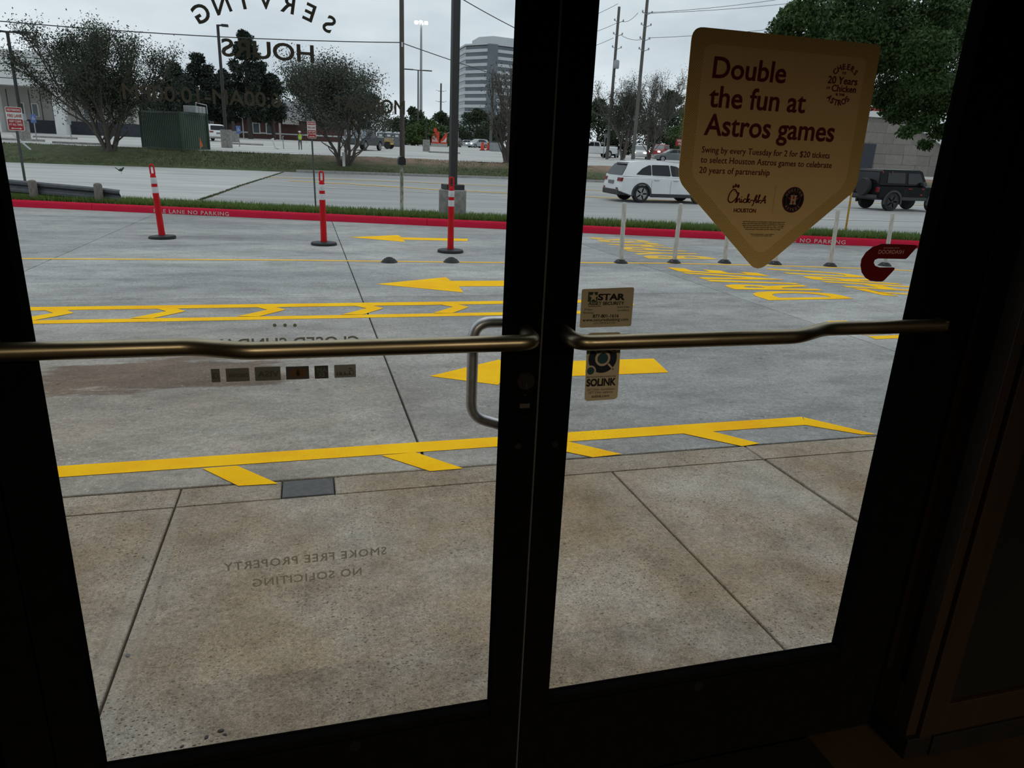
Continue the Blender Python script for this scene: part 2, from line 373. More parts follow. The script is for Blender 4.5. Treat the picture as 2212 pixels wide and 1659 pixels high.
def m_paint(name, col, dark, wear=0.5):
    m, t, b, o = nt(name); co = nd(t, 'ShaderNodeTexCoord').outputs['Object']
    c = ramp(t, noise(t, 3, 5, 0.6, co), (0.35, col), (0.7, (col[0] * .93, col[1] * .78, col[2] * .8)))
    sp = ramp(t, noise(t, 75, 4, 0.75, co), (0.56, 0.0), (0.68, 1.0)); ar = ramp(t, noise(t, 2.2, 4, 0.6, co), (0.42, 0.08), (0.66, 1.0))
    f = mix(t, 1.0, sp, ar, 'MULTIPLY'); f2 = mix(t, 1.0, f, (wear,) * 3, 'MULTIPLY'); c = mix(t, f2, c, dark)
    c = mix(t, 0.25, c, ramp(t, noise(t, 140, 3, 0.7, co), (0.3, 0.35), (0.7, 0.65)), 'OVERLAY')
    t.links.new(c, b.inputs['Base Color']); b.inputs['Roughness'].default_value = 0.8; b.inputs['Specular IOR Level'].default_value = 0.08; return m
def m_glass(name, tint=(0.93, 0.95, 0.94), refl=1.0):
    m, t, b, o = nt(name); t.nodes.remove(b)
    tr = nd(t, 'ShaderNodeBsdfTransparent'); tr.inputs[0].default_value = c4(tint); gl = nd(t, 'ShaderNodeBsdfGlossy'); gl.inputs['Roughness'].default_value = 0.0
    lw = nd(t, 'ShaderNodeLayerWeight'); lw.inputs[0].default_value = 0.5; pw = nd(t, 'ShaderNodeMath'); pw.operation = 'POWER'; pw.inputs[1].default_value = 5; t.links.new(lw.outputs['Facing'], pw.inputs[0])
    ma = nd(t, 'ShaderNodeMath'); ma.operation = 'MULTIPLY_ADD'; ma.inputs[1].default_value = 0.9 * refl; ma.inputs[2].default_value = 0.04 * refl; t.links.new(pw.outputs[0], ma.inputs[0])
    mx = nd(t, 'ShaderNodeMixShader'); t.links.new(ma.outputs[0], mx.inputs[0]); t.links.new(tr.outputs[0], mx.inputs[1]); t.links.new(gl.outputs[0], mx.inputs[2]); t.links.new(mx.outputs[0], o.inputs[0]); return m
M_DRIVE = m_concrete(); M_WALK = m_sidewalk()
M_YEL = m_paint('yellow_road_paint', (1.0, 0.585, 0.003), (0.34, 0.22, 0.03), 0.8)
M_YEL2 = m_paint('yellow_road_paint_pale', (0.84, 0.53, 0.07), (0.4, 0.32, 0.18), 1.0)
M_RED = m_paint('red_curb_paint', (0.56, 0.017, 0.052), (0.05, 0.02, 0.022), 1.0)
M_WHITEP = m_paint('white_road_paint', (0.72, 0.72, 0.70), (0.35, 0.35, 0.34), 0.9)
M_STENCIL = m_paint('worn_white_stencil', (0.62, 0.52, 0.50), (0.52, 0.06, 0.09), 1.0)
M_GLASS = m_glass('door_glass')
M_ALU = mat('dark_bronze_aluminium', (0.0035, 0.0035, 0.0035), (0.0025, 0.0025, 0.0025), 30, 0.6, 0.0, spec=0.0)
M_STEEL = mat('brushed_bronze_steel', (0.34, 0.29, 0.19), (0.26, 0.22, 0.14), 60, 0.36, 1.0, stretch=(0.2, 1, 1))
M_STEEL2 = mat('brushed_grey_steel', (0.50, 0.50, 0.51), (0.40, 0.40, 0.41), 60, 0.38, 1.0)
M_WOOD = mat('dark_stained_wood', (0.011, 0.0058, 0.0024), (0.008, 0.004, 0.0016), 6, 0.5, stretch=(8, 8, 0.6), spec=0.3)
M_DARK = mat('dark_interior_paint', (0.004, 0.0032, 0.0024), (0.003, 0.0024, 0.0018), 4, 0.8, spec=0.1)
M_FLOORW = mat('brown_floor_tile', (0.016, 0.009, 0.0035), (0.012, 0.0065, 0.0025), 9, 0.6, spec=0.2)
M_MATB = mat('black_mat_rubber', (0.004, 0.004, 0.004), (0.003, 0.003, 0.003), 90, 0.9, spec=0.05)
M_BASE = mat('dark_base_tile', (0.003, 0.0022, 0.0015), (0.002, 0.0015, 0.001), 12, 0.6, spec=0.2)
M_FACADE = mat('facade_stucco', (0.42, 0.36, 0.28), (0.36, 0.31, 0.24), 12, 0.8)
M_JOINT = mat('joint_filler', (0.035, 0.033, 0.03), (0.06, 0.055, 0.05), 30, 0.9)
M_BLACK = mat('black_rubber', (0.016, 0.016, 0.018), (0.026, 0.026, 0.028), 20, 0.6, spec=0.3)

# ================================================================ the room
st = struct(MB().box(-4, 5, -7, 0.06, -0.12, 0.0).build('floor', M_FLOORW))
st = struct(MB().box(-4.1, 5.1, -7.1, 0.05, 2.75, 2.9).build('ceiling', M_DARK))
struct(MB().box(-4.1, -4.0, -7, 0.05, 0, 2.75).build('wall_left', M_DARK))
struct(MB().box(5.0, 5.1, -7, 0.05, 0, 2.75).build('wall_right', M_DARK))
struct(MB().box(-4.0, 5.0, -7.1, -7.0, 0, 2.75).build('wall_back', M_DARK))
JL, JR = -0.598, 1.43                                  # reveal faces left and right of the doors
wf = sthing('wall_front')
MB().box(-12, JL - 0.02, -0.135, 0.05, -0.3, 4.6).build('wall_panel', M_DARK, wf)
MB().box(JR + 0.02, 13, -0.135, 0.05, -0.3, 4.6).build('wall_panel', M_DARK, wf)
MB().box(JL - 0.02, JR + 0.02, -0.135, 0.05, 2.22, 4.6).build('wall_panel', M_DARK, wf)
MB().box(-12, JL - 0.02, 0.05, 0.07, -0.3, 4.6).box(JR + 0.02, 13, 0.05, 0.07, -0.3, 4.6).box(JL - 0.02, JR + 0.02, 0.05, 0.07, 2.22, 4.6).build('facade_cladding', M_FACADE, wf)
struct(MB().box(-12, 13, -9, 0.04, 4.6, 4.75).build('roof', M_FACADE))
# panelled wood reveals on both sides of the doors
for nm, xs, sg in (('trim_1', JR, 1), ('trim_2', JL, -1)):
    tr = sthing(nm)
    X = lambda a, b: (min(xs + sg * a, xs + sg * b), max(xs + sg * a, xs + sg * b))
    MB().bbox(*X(-0.012, 0.02), -0.137, -0.094, 0.062, 2.3, 0.003).build('stile_board', M_WOOD, tr)
    MB().bbox(*X(-0.012, 0.02), -0.036, -0.026, 0.062, 2.3, 0.002).build('stile_board', M_WOOD, tr)
    MB().bbox(*X(-0.012, 0.02), -0.094, -0.036, 0.062, 0.19, 0.002).build('rail_board', M_WOOD, tr)
    MB().box(*X(0.004, 0.02), -0.094, -0.036, 0.19, 2.3).build('recessed_panel', M_WOOD, tr)
    MB().bbox(*X(-0.016, 0.06), -0.150, -0.022, 0.0, 0.062, 0.002).build('base_block', M_BASE, tr)
# wainscot on the inside of the front wall, right of the doors
wc = sthing('trim_3')
MB().bbox(JR + 0.02, JR + 0.09, -0.149, -0.135, 0.062, 2.3, 0.002).build('stile_board', M_WOOD, wc)
MB().bbox(JR + 0.09, JR + 0.9, -0.149, -0.135, 0.062, 0.155, 0.002).build('rail_board', M_WOOD, wc)
struct(MB().bbox(JR + 0.06, 4.9, -0.156, -0.135, 0.0, 0.062, 0.002).build('baseboard_right', M_BASE))
wc2 = sthing('trim_4'); MB().bbox(JL - 0.09, JL - 0.02, -0.149, -0.135, 0.062, 2.3, 0.002).build('stile_board', M_WOOD, wc2)
tag(MB().bbox(-0.55, 1.215, -1.9, -0.035, 0.0, 0.009, 0.003).build('floor_mat', M_MATB), 'black rubber floor mat lying inside the glass doors', 'floor mat')
# aluminium door frame
fr = sthing('trim_5')
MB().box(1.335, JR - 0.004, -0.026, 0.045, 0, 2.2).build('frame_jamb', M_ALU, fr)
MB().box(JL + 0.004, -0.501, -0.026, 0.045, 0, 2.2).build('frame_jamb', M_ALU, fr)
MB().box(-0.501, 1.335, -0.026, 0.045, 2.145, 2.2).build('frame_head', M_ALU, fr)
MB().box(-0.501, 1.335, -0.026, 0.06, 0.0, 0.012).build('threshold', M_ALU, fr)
# warm ceiling downlights behind the camera
ML = emis('lamp_lens', (1.0, 0.72, 0.42), 3.0)
for i, (lx, ly) in enumerate(((-0.9, -4.6), (1.7, -4.6))):
    t_ = thing('ceiling_downlight', 'recessed warm ceiling downlight, %s of the pair behind the doors' % ('left' if i == 0 else 'right'), 'ceiling light', (lx, ly, 2.75), 0, 'recessed downlights')
    MB().lathe([(0.11, -0.012), (0.11, 0.0), (0.085, 0.0), (0.085, -0.012)], n=24).build('trim_ring', M_ALU, t_)
    MB().lathe([(0.084, -0.008), (0.084, -0.004)], n=24).build('lens', ML, t_)
    la = bpy.data.lights.new('downlight', 'SPOT'); la.energy = 520; la.color = (1.0, 0.82, 0.58); la.shadow_soft_size = 0.08; la.spot_size = math.radians(160); la.spot_blend = 0.6
    lo = bpy.data.objects.new('downlight', la); COL.objects.link(lo); lo.parent = t_; lo.location = (0, 0, -0.03)

# ================================================================ the two door leaves
GL0, GL1, GR0, GR1, GB, GT = -0.4253, 0.3447, 0.478, 1.265, 0.2665, 2.02
def leaf(name, x0, x1, g0, g1, hinge_left):
    d = sthing(name)
    # bevelled rails and stiles: a body and a sloped glazing stop towards the glass
    MB().bbox(x0, g0, -0.030, 0.010, 0.014, 2.14, 0.002).build('stile', M_ALU, d)
    MB().bbox(g1, x1, -0.030, 0.010, 0.014, 2.14, 0.002).build('stile', M_ALU, d)
    MB().bbox(g0, g1, -0.030, 0.010, 0.014, GB - 0.018, 0.002).build('bottom_rail', M_ALU, d)
    MB().bbox(g0, g1, -0.030, 0.010, GT, 2.14, 0.002).build('top_rail', M_ALU, d)
    MB().bbox(g0, g1, -0.022, 0.008, GB - 0.018, GB, 0.002).build('glazing_bead', M_ALU, d)
    MB().box(g0, g1, -0.003, 0.003, GB, GT).build('glass_pane', M_GLASS, d)
    return d
D1 = leaf('door_1', -0.497, 0.409, GL0, GL1, True); D2 = leaf('door_2', 0.415, 1.331, GR0, GR1, False)
def smooth_path(pts, m=8):
    P = np.array(pts, float); Q = []
    for i in range(len(P) - 1):
        p0, p1, p2, p3 = P[max(i - 1, 0)], P[i], P[i + 1], P[min(i + 2, len(P) - 1)]
        for k in range(m):
            u = k / m; Q.append(0.5 * ((2 * p1) + (p2 - p0) * u + (2 * p0 - 5 * p1 + 4 * p2 - p3) * u * u + (3 * p1 - p0 - 3 * p2 + p3) * u ** 3))
    Q.append(P[-1]); return Q
ZB = 1.125
def round_corner(a, b, c, r, n=8):
    a, b, c = map(np.array, (a, b, c)); u = (a - b) / np.linalg.norm(a - b); v = (c - b) / np.linalg.norm(c - b)
    p, q = b + u * r, b + v * r
    return [tuple((1 - k / n) ** 2 * p + 2 * k / n * (1 - k / n) * b + (k / n) ** 2 * q) for k in range(n + 1)]
def bar_path(xa, xb, jog0, jog1, xhinge, y1, y2):      # post at xa, bar at depth y1, jog towards the glass, straight to the hinge end
    sg = 1 if xb > xa else -1
    P = [(xa, -0.02, ZB + 0.002)] + round_corner((xa, -0.02, ZB), (xa, y1, ZB), (xa + sg * 0.3, y1, ZB), 0.032)
    P += [(jog0 - sg * 0.05, y1, ZB)] + [(jog0 + (jog1 - jog0) * k / 10, y1 + (y2 - y1) * (3 * (k / 10) ** 2 - 2 * (k / 10) ** 3), ZB) for k in range(11)]
    P += [(jog1 + sg * 0.05, y2, ZB), (xhinge, y2, ZB)]
    return P
MB().tube(bar_path(0.379, -0.45, -0.085, -0.20, -0.455, -0.098, -0.064), 0.0143, 20).build('push_bar', M_STEEL, D1, True)
MB().tube(bar_path(0.452, 1.30, 0.885, 1.03, 1.305, -0.110, -0.058), 0.0143, 20).build('push_bar', M_STEEL, D2, True)
def bracket(d, x, y):
    MB().bbox(x - 0.014, x + 0.010, -0.064, -0.030, ZB - 0.012, ZB + 0.012, 0.004).build('bar_bracket', M_STEEL, d)
bracket(D1, -0.466, -0.06); bracket(D2, 1.312, -0.06)
# D-shaped pull on the street side of the left leaf
yp = 0.072
pp = [(0.378, 0.02, 1.122)] + round_corner((0.378, 0.02, 1.122), (0.378, yp, 1.122), (0.31, yp, 1.122), 0.02, 5) + round_corner((0.36, yp, 1.122), (0.304, yp, 1.122), (0.304, yp, 1.0), 0.036, 8) + \
     round_corner((0.304, yp, 1.0), (0.304, yp, 0.925), (0.378, yp, 0.900), 0.034, 8) + round_corner((0.31, yp, 0.922), (0.378, yp, 0.900), (0.378, 0.02, 0.900), 0.02, 5) + [(0.378, 0.02, 0.900)]
MB().tube(pp, 0.0112, 16).build('pull_handle', M_STEEL2, D1, True)
pr = [(0.468, 0.02, 1.11)] + round_corner((0.468, 0.02, 1.11), (0.500, yp, 1.10), (0.506, yp, 1.0), 0.03, 6) + round_corner((0.506, yp, 1.0), (0.506, yp, 0.93), (0.468, 0.02, 0.915), 0.03, 6) + [(0.468, 0.02, 0.915)]
MB().tube(pr, 0.0075, 14).build('pull_handle', M_STEEL2, D2, True)
MB().box(0.4095, 0.4130, -0.0305, 0.0, 0.02, 2.13).build('seam_highlight', mat('grey_seam_highlight', (.035, .035, .034), None, 40, .5), D1)  # added lighter grey strip, paints the thin highlight along the seam between the leaves
# lock cylinder, its key plug, indicator and cover caps
M_LOCK = mat('dark_brass_lock', (0.016, 0.015, 0.013), (0.012, 0.011, 0.009), 40, 0.35, 0.6)
lk = MB().lathe([(0.0185, 0), (0.0185, 0.006), (0.0165, 0.008), (0.0, 0.008)], n=32, M=Matrix.Translation((0.3835, -0.030, 1.033)) @ Matrix.Rotation(math.pi / 2, 4, 'X')).build('lock_cylinder', M_LOCK, D1, True)
MB().lathe([(0.0072, 0), (0.0072, 0.0095), (0, 0.0095)], n=20, M=Matrix.Translation((0.3835, -0.0302, 1.027)) @ Matrix.Rotation(math.pi / 2, 4, 'X')).build('key_plug', M_LOCK, lk, True)
MB().box(0.3825, 0.3845, -0.0405, -0.0395, 1.022, 1.031).build('keyhole', M_BLACK, lk)
for dd, x, z, r in ((D1, 0.376, 0.899, 0.008), (D2, 0.452, 0.897, 0.008), (D1, 0.384, 1.004, 0.0028), (D1, 0.385, 0.958, 0.0028)):
    MB().lathe([(r, 0), (r, 0.0015), (r * 0.85, 0.003), (r * 0.8, 0.0015), (0, 0.0015)], n=20, M=Matrix.Translation((x, -0.030, z)) @ Matrix.Rotation(math.pi / 2, 4, 'X')).build('cover_cap' if r > .005 else 'screw', M_LOCK, dd, True)
MB().bbox(0.375, 0.395, -0.0312, -0.0302, 0.977, 0.986, 0.0004).build('lock_label', mat('olive_label', (0.03, 0.028, 0.014), None, 200, 0.6), D1)
for dd, x in ((D1, 0.05), (D2, 0.86)):                  # oval plug in the bottom rail
    MB().lathe([(0.012, 0), (0.012, 0.002), (0, 0.002)], n=20, M=Matrix.Translation((x, -0.030, 0.235)) @ Matrix.Rotation(math.pi / 2, 4, 'X')).build('rail_plug', M_LOCK, dd, True)

# ================================================================ sidewalk slabs
def slab(name, poly, zf, m, parent, depth=0.12, lift=0.0, cham=0.004):
    p = np.array(poly, float); c = p.mean(0); n = len(p)
    ins = c + (p - c) * (1 - cham / np.maximum(np.linalg.norm(p - c, axis=1), 1e-6))[:, None]
    V = [(x, y, zf(x, y) - depth) for x, y in p] + [(x, y, zf(x, y) + lift - cham) for x, y in p] + [(x, y, zf(x, y) + lift) for x, y in ins]
    F = [tuple(range(n - 1, -1, -1)), tuple(range(2 * n, 3 * n))] + [(k, (k + 1) % n, n + (k + 1) % n, n + k) for k in range(n)] + [(n + k, n + (k + 1) % n, 2 * n + (k + 1) % n, 2 * n + k) for k in range(n)]
    return MB().add(V, F).build(name, m, parent)
wz = lambda x, y: -0.0215 * y
sw = sthing('sidewalk')
bed = MB().box(-14, 15, 0.062, 1.86, -0.3, -0.055).build('joint_bed', M_JOINT, sw)
xj = [-13.5, -6.5, -4.5, -2.55, -0.583, 1.385, 2.24, 4.2, 6.2, 9.5, 14.5]
for i in range(len(xj) - 1):
    g0 = 0.011 if abs(xj[i] - 2.24) < .01 else 0.0045; g1 = 0.011 if abs(xj[i + 1] - 2.24) < .01 else 0.0045
    slab('slab', [(xj[i] + g0, 0.064), (xj[i + 1] - g1, 0.064), (xj[i + 1] - g1, 1.672), (xj[i] + g0, 1.672)], wz, M_WALK, sw)
xk = [-13.5, -6.5, -3.2, -0.583, -0.158, 0.066, 2.24, 4.6, 9.5, 14.5]
for i in range(len(xk) - 1):
    a, b = xk[i] + 0.004, xk[i + 1] - 0.004
    if abs(xk[i] + 0.158) < .01:
        slab('patch', [(a - .002, 1.68), (b + .002, 1.68), (b + .002, 1.848), (a - .002, 1.848)], wz, mat('dark_patch', (0.07, 0.072, 0.075), (0.10, 0.10, 0.10), 30, 0.8), sw, lift=0.002)
    else:
        slab('kerb_slab', [(a, 1.679), (b, 1.679), (b, 1.852), (a, 1.852)], wz, M_WALK, sw)
M_EXP = mat('grey_expansion_strip', (0.20, 0.21, 0.215), (0.09, 0.09, 0.09), 40, 0.8, stretch=(1, 6, 1))
MB().box(2.2305, 2.2495, 0.064, 1.85, -0.06, -0.045).build('expansion_strip', M_EXP, sw)
# driveway slabs
dz = lambda x, y: drive_z(y)
dw = sthing('driveway')
def gx(px, py):
    p = ZP(px, py, -0.1)
    for _ in range(10): p = ZP(px, py, drive_z(p[1]))
    return p
XB = [-9.5, -6.6, -3.1, float(np.mean([gx(740, 540)[0], gx(800, 690)[0], gx(925, 1005)[0]])), float(np.mean([gx(1395, 578)[0], gx(1540, 620)[0]])), float(np.mean([gx(1862, 632)[0], gx(1905, 700)[0]])), 10.2, 15.0]
YB = [1.864, float(gx(900, 640)[1]), float(gx(500, 517)[1])]
MB().add([(-14, 1.86, -0.4), (15, 1.86, -0.4), (15, yc(15) - 0.01, -0.6), (-14, yc(-9.5) - 0.01, -0.6), (-14, 1.86, -0.075), (15, 1.86, -0.075), (15, yc(15) - 0.01, drive_z(yc(15)) - 0.04), (-14, yc(-9.5) - 0.01, drive_z(yc(-9.5)) - 0.04)],
         [(0, 3, 2, 1), (4, 5, 6, 7), (0, 1, 5, 4), (1, 2, 6, 5), (2, 3, 7, 6), (3, 0, 4, 7)]).build('joint_bed', M_JOINT, dw)
for i in range(len(XB) - 1):
    for j in range(3):
        g = 0.006; a, b = XB[i] + g, XB[i + 1] - g
        if j < 2: poly = [(a, YB[j] + g), (b, YB[j] + g), (b, YB[j + 1] - g), (a, YB[j + 1] - g)]
        else:
            xs = np.linspace(b, a, 8); poly = [(a, YB[2] + g), (b, YB[2] + g)] + [(x, max(yc(x) - 0.01, YB[2] + 2 * g)) for x in xs]
            if yc(b) < YB[2] + 0.1: poly = [(a, YB[2] + g)] + [(x, yc(x) - .01) for x in xs if yc(x) > YB[2] + .1][0:]
            if len(poly) < 3: continue
        if j < 2 and yc(b) < YB[j + 1]: poly = [(a, YB[j] + g), (b, YB[j] + g)] + [(x, min(YB[j + 1] - g, yc(x) - .01)) for x in np.linspace(b, a, 8)]
        slab('slab', poly, dz, M_DRIVE, dw)
# ---- painted markings on the driveway (thin paint film)
def film(poly, name, m, parent, zf=None, lift=0.0025):
    zf = zf or dz; V = [(p[0], p[1], zf(p[0], p[1]) + lift) for p in poly]
    return MB().add(V, [tuple(range(len(V)))]).build(name, m, parent, fix=False)
def pg(*pts): return [gx(*p)[:2] for p in pts]
def strip(px, wid, name, m):
    P = np.array([gx(*p)[:2] for p in px]); T = np.gradient(P, axis=0); T /= np.linalg.norm(T, axis=1)[:, None]; N = np.stack([-T[:, 1], T[:, 0]], 1) * wid / 2; n = len(P)
    V = [(q[0], q[1], drive_z(q[1]) + 0.0025) for q in np.concatenate([P + N, P - N])]
    return MB().add(V, [(i, n + i, n + i + 1, i + 1) for i in range(n - 1)]).build(name, m, dw, fix=False)
film([(-4.5, 2.19), (-4.5, 2.06), (2.81, 2.085), (2.87, 2.215)], 'edge_line', M_YEL, dw)
film(pg((1735, 902), (1741, 919), (1862, 939.5), (1893, 939)), 'edge_line', M_YEL, dw, lift=.003)
for q in [((437, 1013), (512, 1007), (601, 1046), (515, 1051)), ((824, 985), (897, 978), (1001, 1013), (929, 1019)), ((1150, 962), (1228, 955), (1343, 982), (1281, 989)), ((1474, 937), (1535, 932), (1641, 959), (1603, 965))]:
    film(pg(*q), 'hatch_line', M_YEL, dw, lift=.0035)
yt0, yt1, yb0, yb1 = gx(620, 656.5)[1], gx(620, 663.5)[1], gx(620, 683)[1], gx(620, 690)[1]
XR = float(gx(1372, 660)[0])
film([(-6.5, yt0), (-6.5, yt1), (XR, yt1), (XR, yt0)], 'island_line', M_YEL, dw)
film([(-6.5, yb0), (-6.5, yb1), (XR - .4, yb1), (XR - .4, yb0)], 'island_line', M_YEL, dw)
ch = np.array(pg((326.5, 664), (362, 660), (401, 673), (331, 688), (280, 688), (359, 673))); tip = ch[2, 0]
for px, py in ((158, 678), (401, 673), (617, 670), (831, 671), (1017, 667), (1200, 664), (1375, 660)):
    o_ = float(gx(px, py)[0]) - tip; film([(x + o_, y) for x, y in ch], 'chevron', M_YEL, dw, lift=.0035)
def arrow(name, *px): return film(pg(*px), name, M_YEL, dw)
arrow('arrow', (928, 813), (1079, 777), (1090, 789), (1240, 780), (1412, 775), (1444, 805), (1240, 813), (1085, 822), (1076, 832))
arrow('arrow', (813, 614), (963, 599), (974, 607), (1180, 606.5), (1180, 618), (991, 619), (1001, 632))
arrow('arrow', (755, 512.5), (860, 508), (868, 513), (1010, 516), (1010, 521), (871, 518), (876, 523))
strip([(-60, 558), (48, 559), (620, 562), (850, 565), (1090, 567.5)], 0.10, 'lane_line', M_YEL2)
strip([(1090, 567.5), (1260, 567.5), (1450, 569), (1650, 573.5), (1830, 579), (1970, 585), (2150, 593)], 0.10, 'lane_line', M_YEL2)
def word(txt, nh, nf, fh, ff, m):                        # near/far corner, head/foot corner of the painted word
    v, f = text_raw(txt, 0.03, spacing=1.12); v = v - v.min(0); v = v / v.max(0)
    A = [np.array(a) for a in (nh, nf, fh, ff)]
    V = []
    for u, w in v:
        p = (1 - u) * ((1 - w) * A[1] + w * A[0]) + u * ((1 - w) * A[3] + w * A[2]); V.append((p[0], p[1], drive_z(p[1]) + 0.003))
    MB().add(V, f).build('painted_word', m, dw, fix=False)
G2 = lambda x, y: gx(x, y)[:2]
word('DRIVE', G2(1661, 649), G2(1846, 645.5), G2(1439, 577.5), G2(1638, 590), M_YEL)
tn, tf, uf = G2(1907, 638), G2(1652, 580), G2(1832, 590.5)
word('THRU', tn, tn + (uf - tf), tf, uf, M_YEL)
word('BYPASS', G2(1400, 559), G2(1553, 560.5), G2(1268, 512), G2(1394, 519.5), M_YEL2)
film(pg((1786, 694), (1829, 693), (1850, 704), (1800, 706)), 'arrow', M_YEL, dw)
film(pg((1855, 721), (1990, 714), (1990, 718), (1868, 724)), 'lane_line', M_YEL2, dw)
film(pg((1874, 727), (1990, 722), (1990, 729), (1892, 733)), 'lane_line', M_YEL, dw)

# ================================================================ red curb with stencils
cbs = sthing('curb')
def curb_pt(x, off): # offset along the outward normal
    dx = 0.01; s_ = (yc(x + dx) - yc(x - dx)) / (2 * dx); n_ = np.array([-s_, 1.0]) / math.hypot(s_, 1); return np.array([x, yc(x)]) + n_ * off
prof = [(0.0, -0.12), (0.006, 0.095), (0.025, 0.130), (0.055, 0.142), (0.15, 0.142), (0.16, 0.11), (0.16, -0.12)]
cuts = [-9.5, float(gx(197, 455)[0]), float(gx(900, 486)[0]) + .2, 5.2, 9.3, 15.0]
for a, b in zip(cuts[:-1], cuts[1:]):
    xs = np.linspace(a + 0.004, b - 0.004, 9); V = []; n = len(prof)
    for x in xs:
        for o_, z_ in prof:
            p = curb_pt(x, o_); V.append((p[0], p[1], drive_z(yc(x)) + z_))
    F = [(i * n + k, i * n + k + 1, (i + 1) * n + k + 1, (i + 1) * n + k) for i in range(len(xs) - 1) for k in range(n - 1)] + [tuple(range(n)), tuple((len(xs) - 1) * n + k for k in range(n - 1, -1, -1))]
    MB().add(V, F).build('curb_section', M_RED, cbs, True)
def curb_words(txt, p0, p1):
    xa, xb = float(gx(*p0)[0]), float(gx(*p1)[0]); v, f = text_raw(txt, 0.01, spacing=1.15); v = v - v.min(0); v[:, 0] /= v[:, 0].max(); v[:, 1] /= v[:, 1].max(); V = []
    for u, w in v:
        x = xa + (xb - xa) * u; p = curb_pt(x, -0.002 + 0.006 * w); V.append((p[0], p[1], drive_z(yc(x)) + 0.012 + 0.082 * w))
    MB().add(V, f).build('stencil_lettering', M_STENCIL, cbs, fix=False)
curb_words('FIRE LANE NO PARKING', (334, 460), (496, 467)); curb_words('FIRE LANE NO PARKING', (1655, 523), (1829, 530))

# ================================================================ ground beyond the curb
M_STREET = mat('street_concrete', (0.25, 0.25, 0.247), (0.38, 0.375, 0.365), 0.6, 0.9, detail=10, stretch=(0.2, 1.6, 1), lo=0.3, hi=0.7)
M_APRON = mat('pale_concrete', (0.34, 0.34, 0.33), (0.52, 0.515, 0.50), 0.7, 0.85, detail=9, stretch=(0.3, 1.6, 1), lo=0.3, hi=0.7)
M_LOT = mat('parking_lot_concrete', (0.31, 0.30, 0.288), (0.53, 0.52, 0.50), 0.30, 0.9, detail=8, stretch=(0.25, 1.5, 1), lo=0.32, hi=0.66)
M_GRASS = mat('mown_grass_ground', (0.055, 0.085, 0.025), (0.10, 0.12, 0.04), 3, 0.9, detail=8)
def m_bank():
    m, t, b, o = nt('grass_bank'); co = nd(t, 'ShaderNodeTexCoord').outputs['Object']
    g = ramp(t, noise(t, 2.2, 8, 0.65, co), (0.32, (0.035, 0.055, 0.016)), (0.5, (0.062, 0.082, 0.026)), (0.68, (0.11, 0.115, 0.05)))
    s = nd(t, 'ShaderNodeSeparateXYZ'); t.links.new(co, s.inputs[0])
    mr = nd(t, 'ShaderNodeMapRange'); mr.inputs[1].default_value = -0.15; mr.inputs[2].default_value = 0.16; t.links.new(s.outputs['Z'], mr.inputs[0])
    mx = nd(t, 'ShaderNodeMapRange'); mx.inputs[1].default_value = -3.0; mx.inputs[2].default_value = 4.0; t.links.new(s.outputs['X'], mx.inputs[0])
    mm = nd(t, 'ShaderNodeMath'); mm.operation = 'MULTIPLY'; t.links.new(mr.outputs[0], mm.inputs[0]); t.links.new(mx.outputs[0], mm.inputs[1])
    nn = ramp(t, noise(t, 0.7, 6, 0.65, co), (0.36, 0.25), (0.56, 1.0))
    f = mix(t, 1.0, mm.outputs[0], nn, 'MULTIPLY')
    c = mix(t, f, g, ramp(t, noise(t, 6, 5, 0.6, co), (0.35, (0.21, 0.125, 0.085)), (0.65, (0.31, 0.205, 0.15))))
    t.links.new(c, b.inputs['Base Color']); b.inputs['Roughness'].default_value = 0.95; bump(t, b, noise(t, 5, 6, 0.7, co), 0.7, 0.2); return m
M_BANK = m_bank()
xs = list(np.linspace(-9.5, 15, 40)); V = []; rows = [0.161, 1.1, 2.5, 4.0, 5.5]
XS = [-60.0] + xs + [60.0]
for x in XS:
    for r in rows: V.append((x, yc(x) + r, h(min(max(x, -9.5), 15), yc(x) + r)))
n = len(rows); F = [(i * n + k, i * n + k + 1, (i + 1) * n + k + 1, (i + 1) * n + k) for i in range(len(XS) - 1) for k in range(n - 1)]
struct(MB().add(V, F).build('verge', M_GRASS, smooth=True))
st_ = MB()
V = [(x, yc(x) + 5.3, -0.62) for x in XS] + [(x, YF, -0.62) for x in XS]; n = len(XS)
struct(MB().add(V, [(i, i + 1, n + i + 1, n + i) for i in range(n - 1)] ).build('street', M_STREET))
V = [(-150, 20, -0.64), (200, 20, -0.64), (200, YF + 1, -0.64), (-150, YF + 1, -0.64)]
struct(MB().add(V, [(0, 1, 2, 3)]).build('street_base', M_STREET))
ap = [ZP(*p, -0.61)[:2] for p in ((-60, 347), (300, 355), (612, 372), (520, 401), (432, 432), (300, 444), (-60, 446))]
struct(slab('side_drive', ap, lambda x, y: -0.61, M_APRON, None, depth=0.02))
# far curb, bank and lot
M_CURB = mat('grey_curb_concrete', (0.26, 0.25, 0.24), (0.36, 0.35, 0.33), 4, 0.9)
struct(MB().box(ZP(640, 371, -.62)[0], 120, YF, YF + 0.22, -0.75, -0.47).build('far_curb', M_CURB))
rngb = random.Random(3)
nx, ny = 150, 12; V = []
for i in range(nx + 1):
    x = -60 + 130 * i / nx
    for j in range(ny + 1):
        y = YF - 0.1 * (x < -2) + 0.21 + 6.5 * j / ny; z = h(x, y) + (rngb.uniform(-.03, .05) if 0 < j < ny else 0) + (0.10 * math.sin(x * .35) * math.sin(math.pi * j / ny))
        if j == 0: y, z = YF - 0.25, -0.68
        V.append((x, y, z))
F = [(i * (ny + 1) + j, (i + 1) * (ny + 1) + j, (i + 1) * (ny + 1) + j + 1, i * (ny + 1) + j + 1) for i in range(nx) for j in range(ny)]
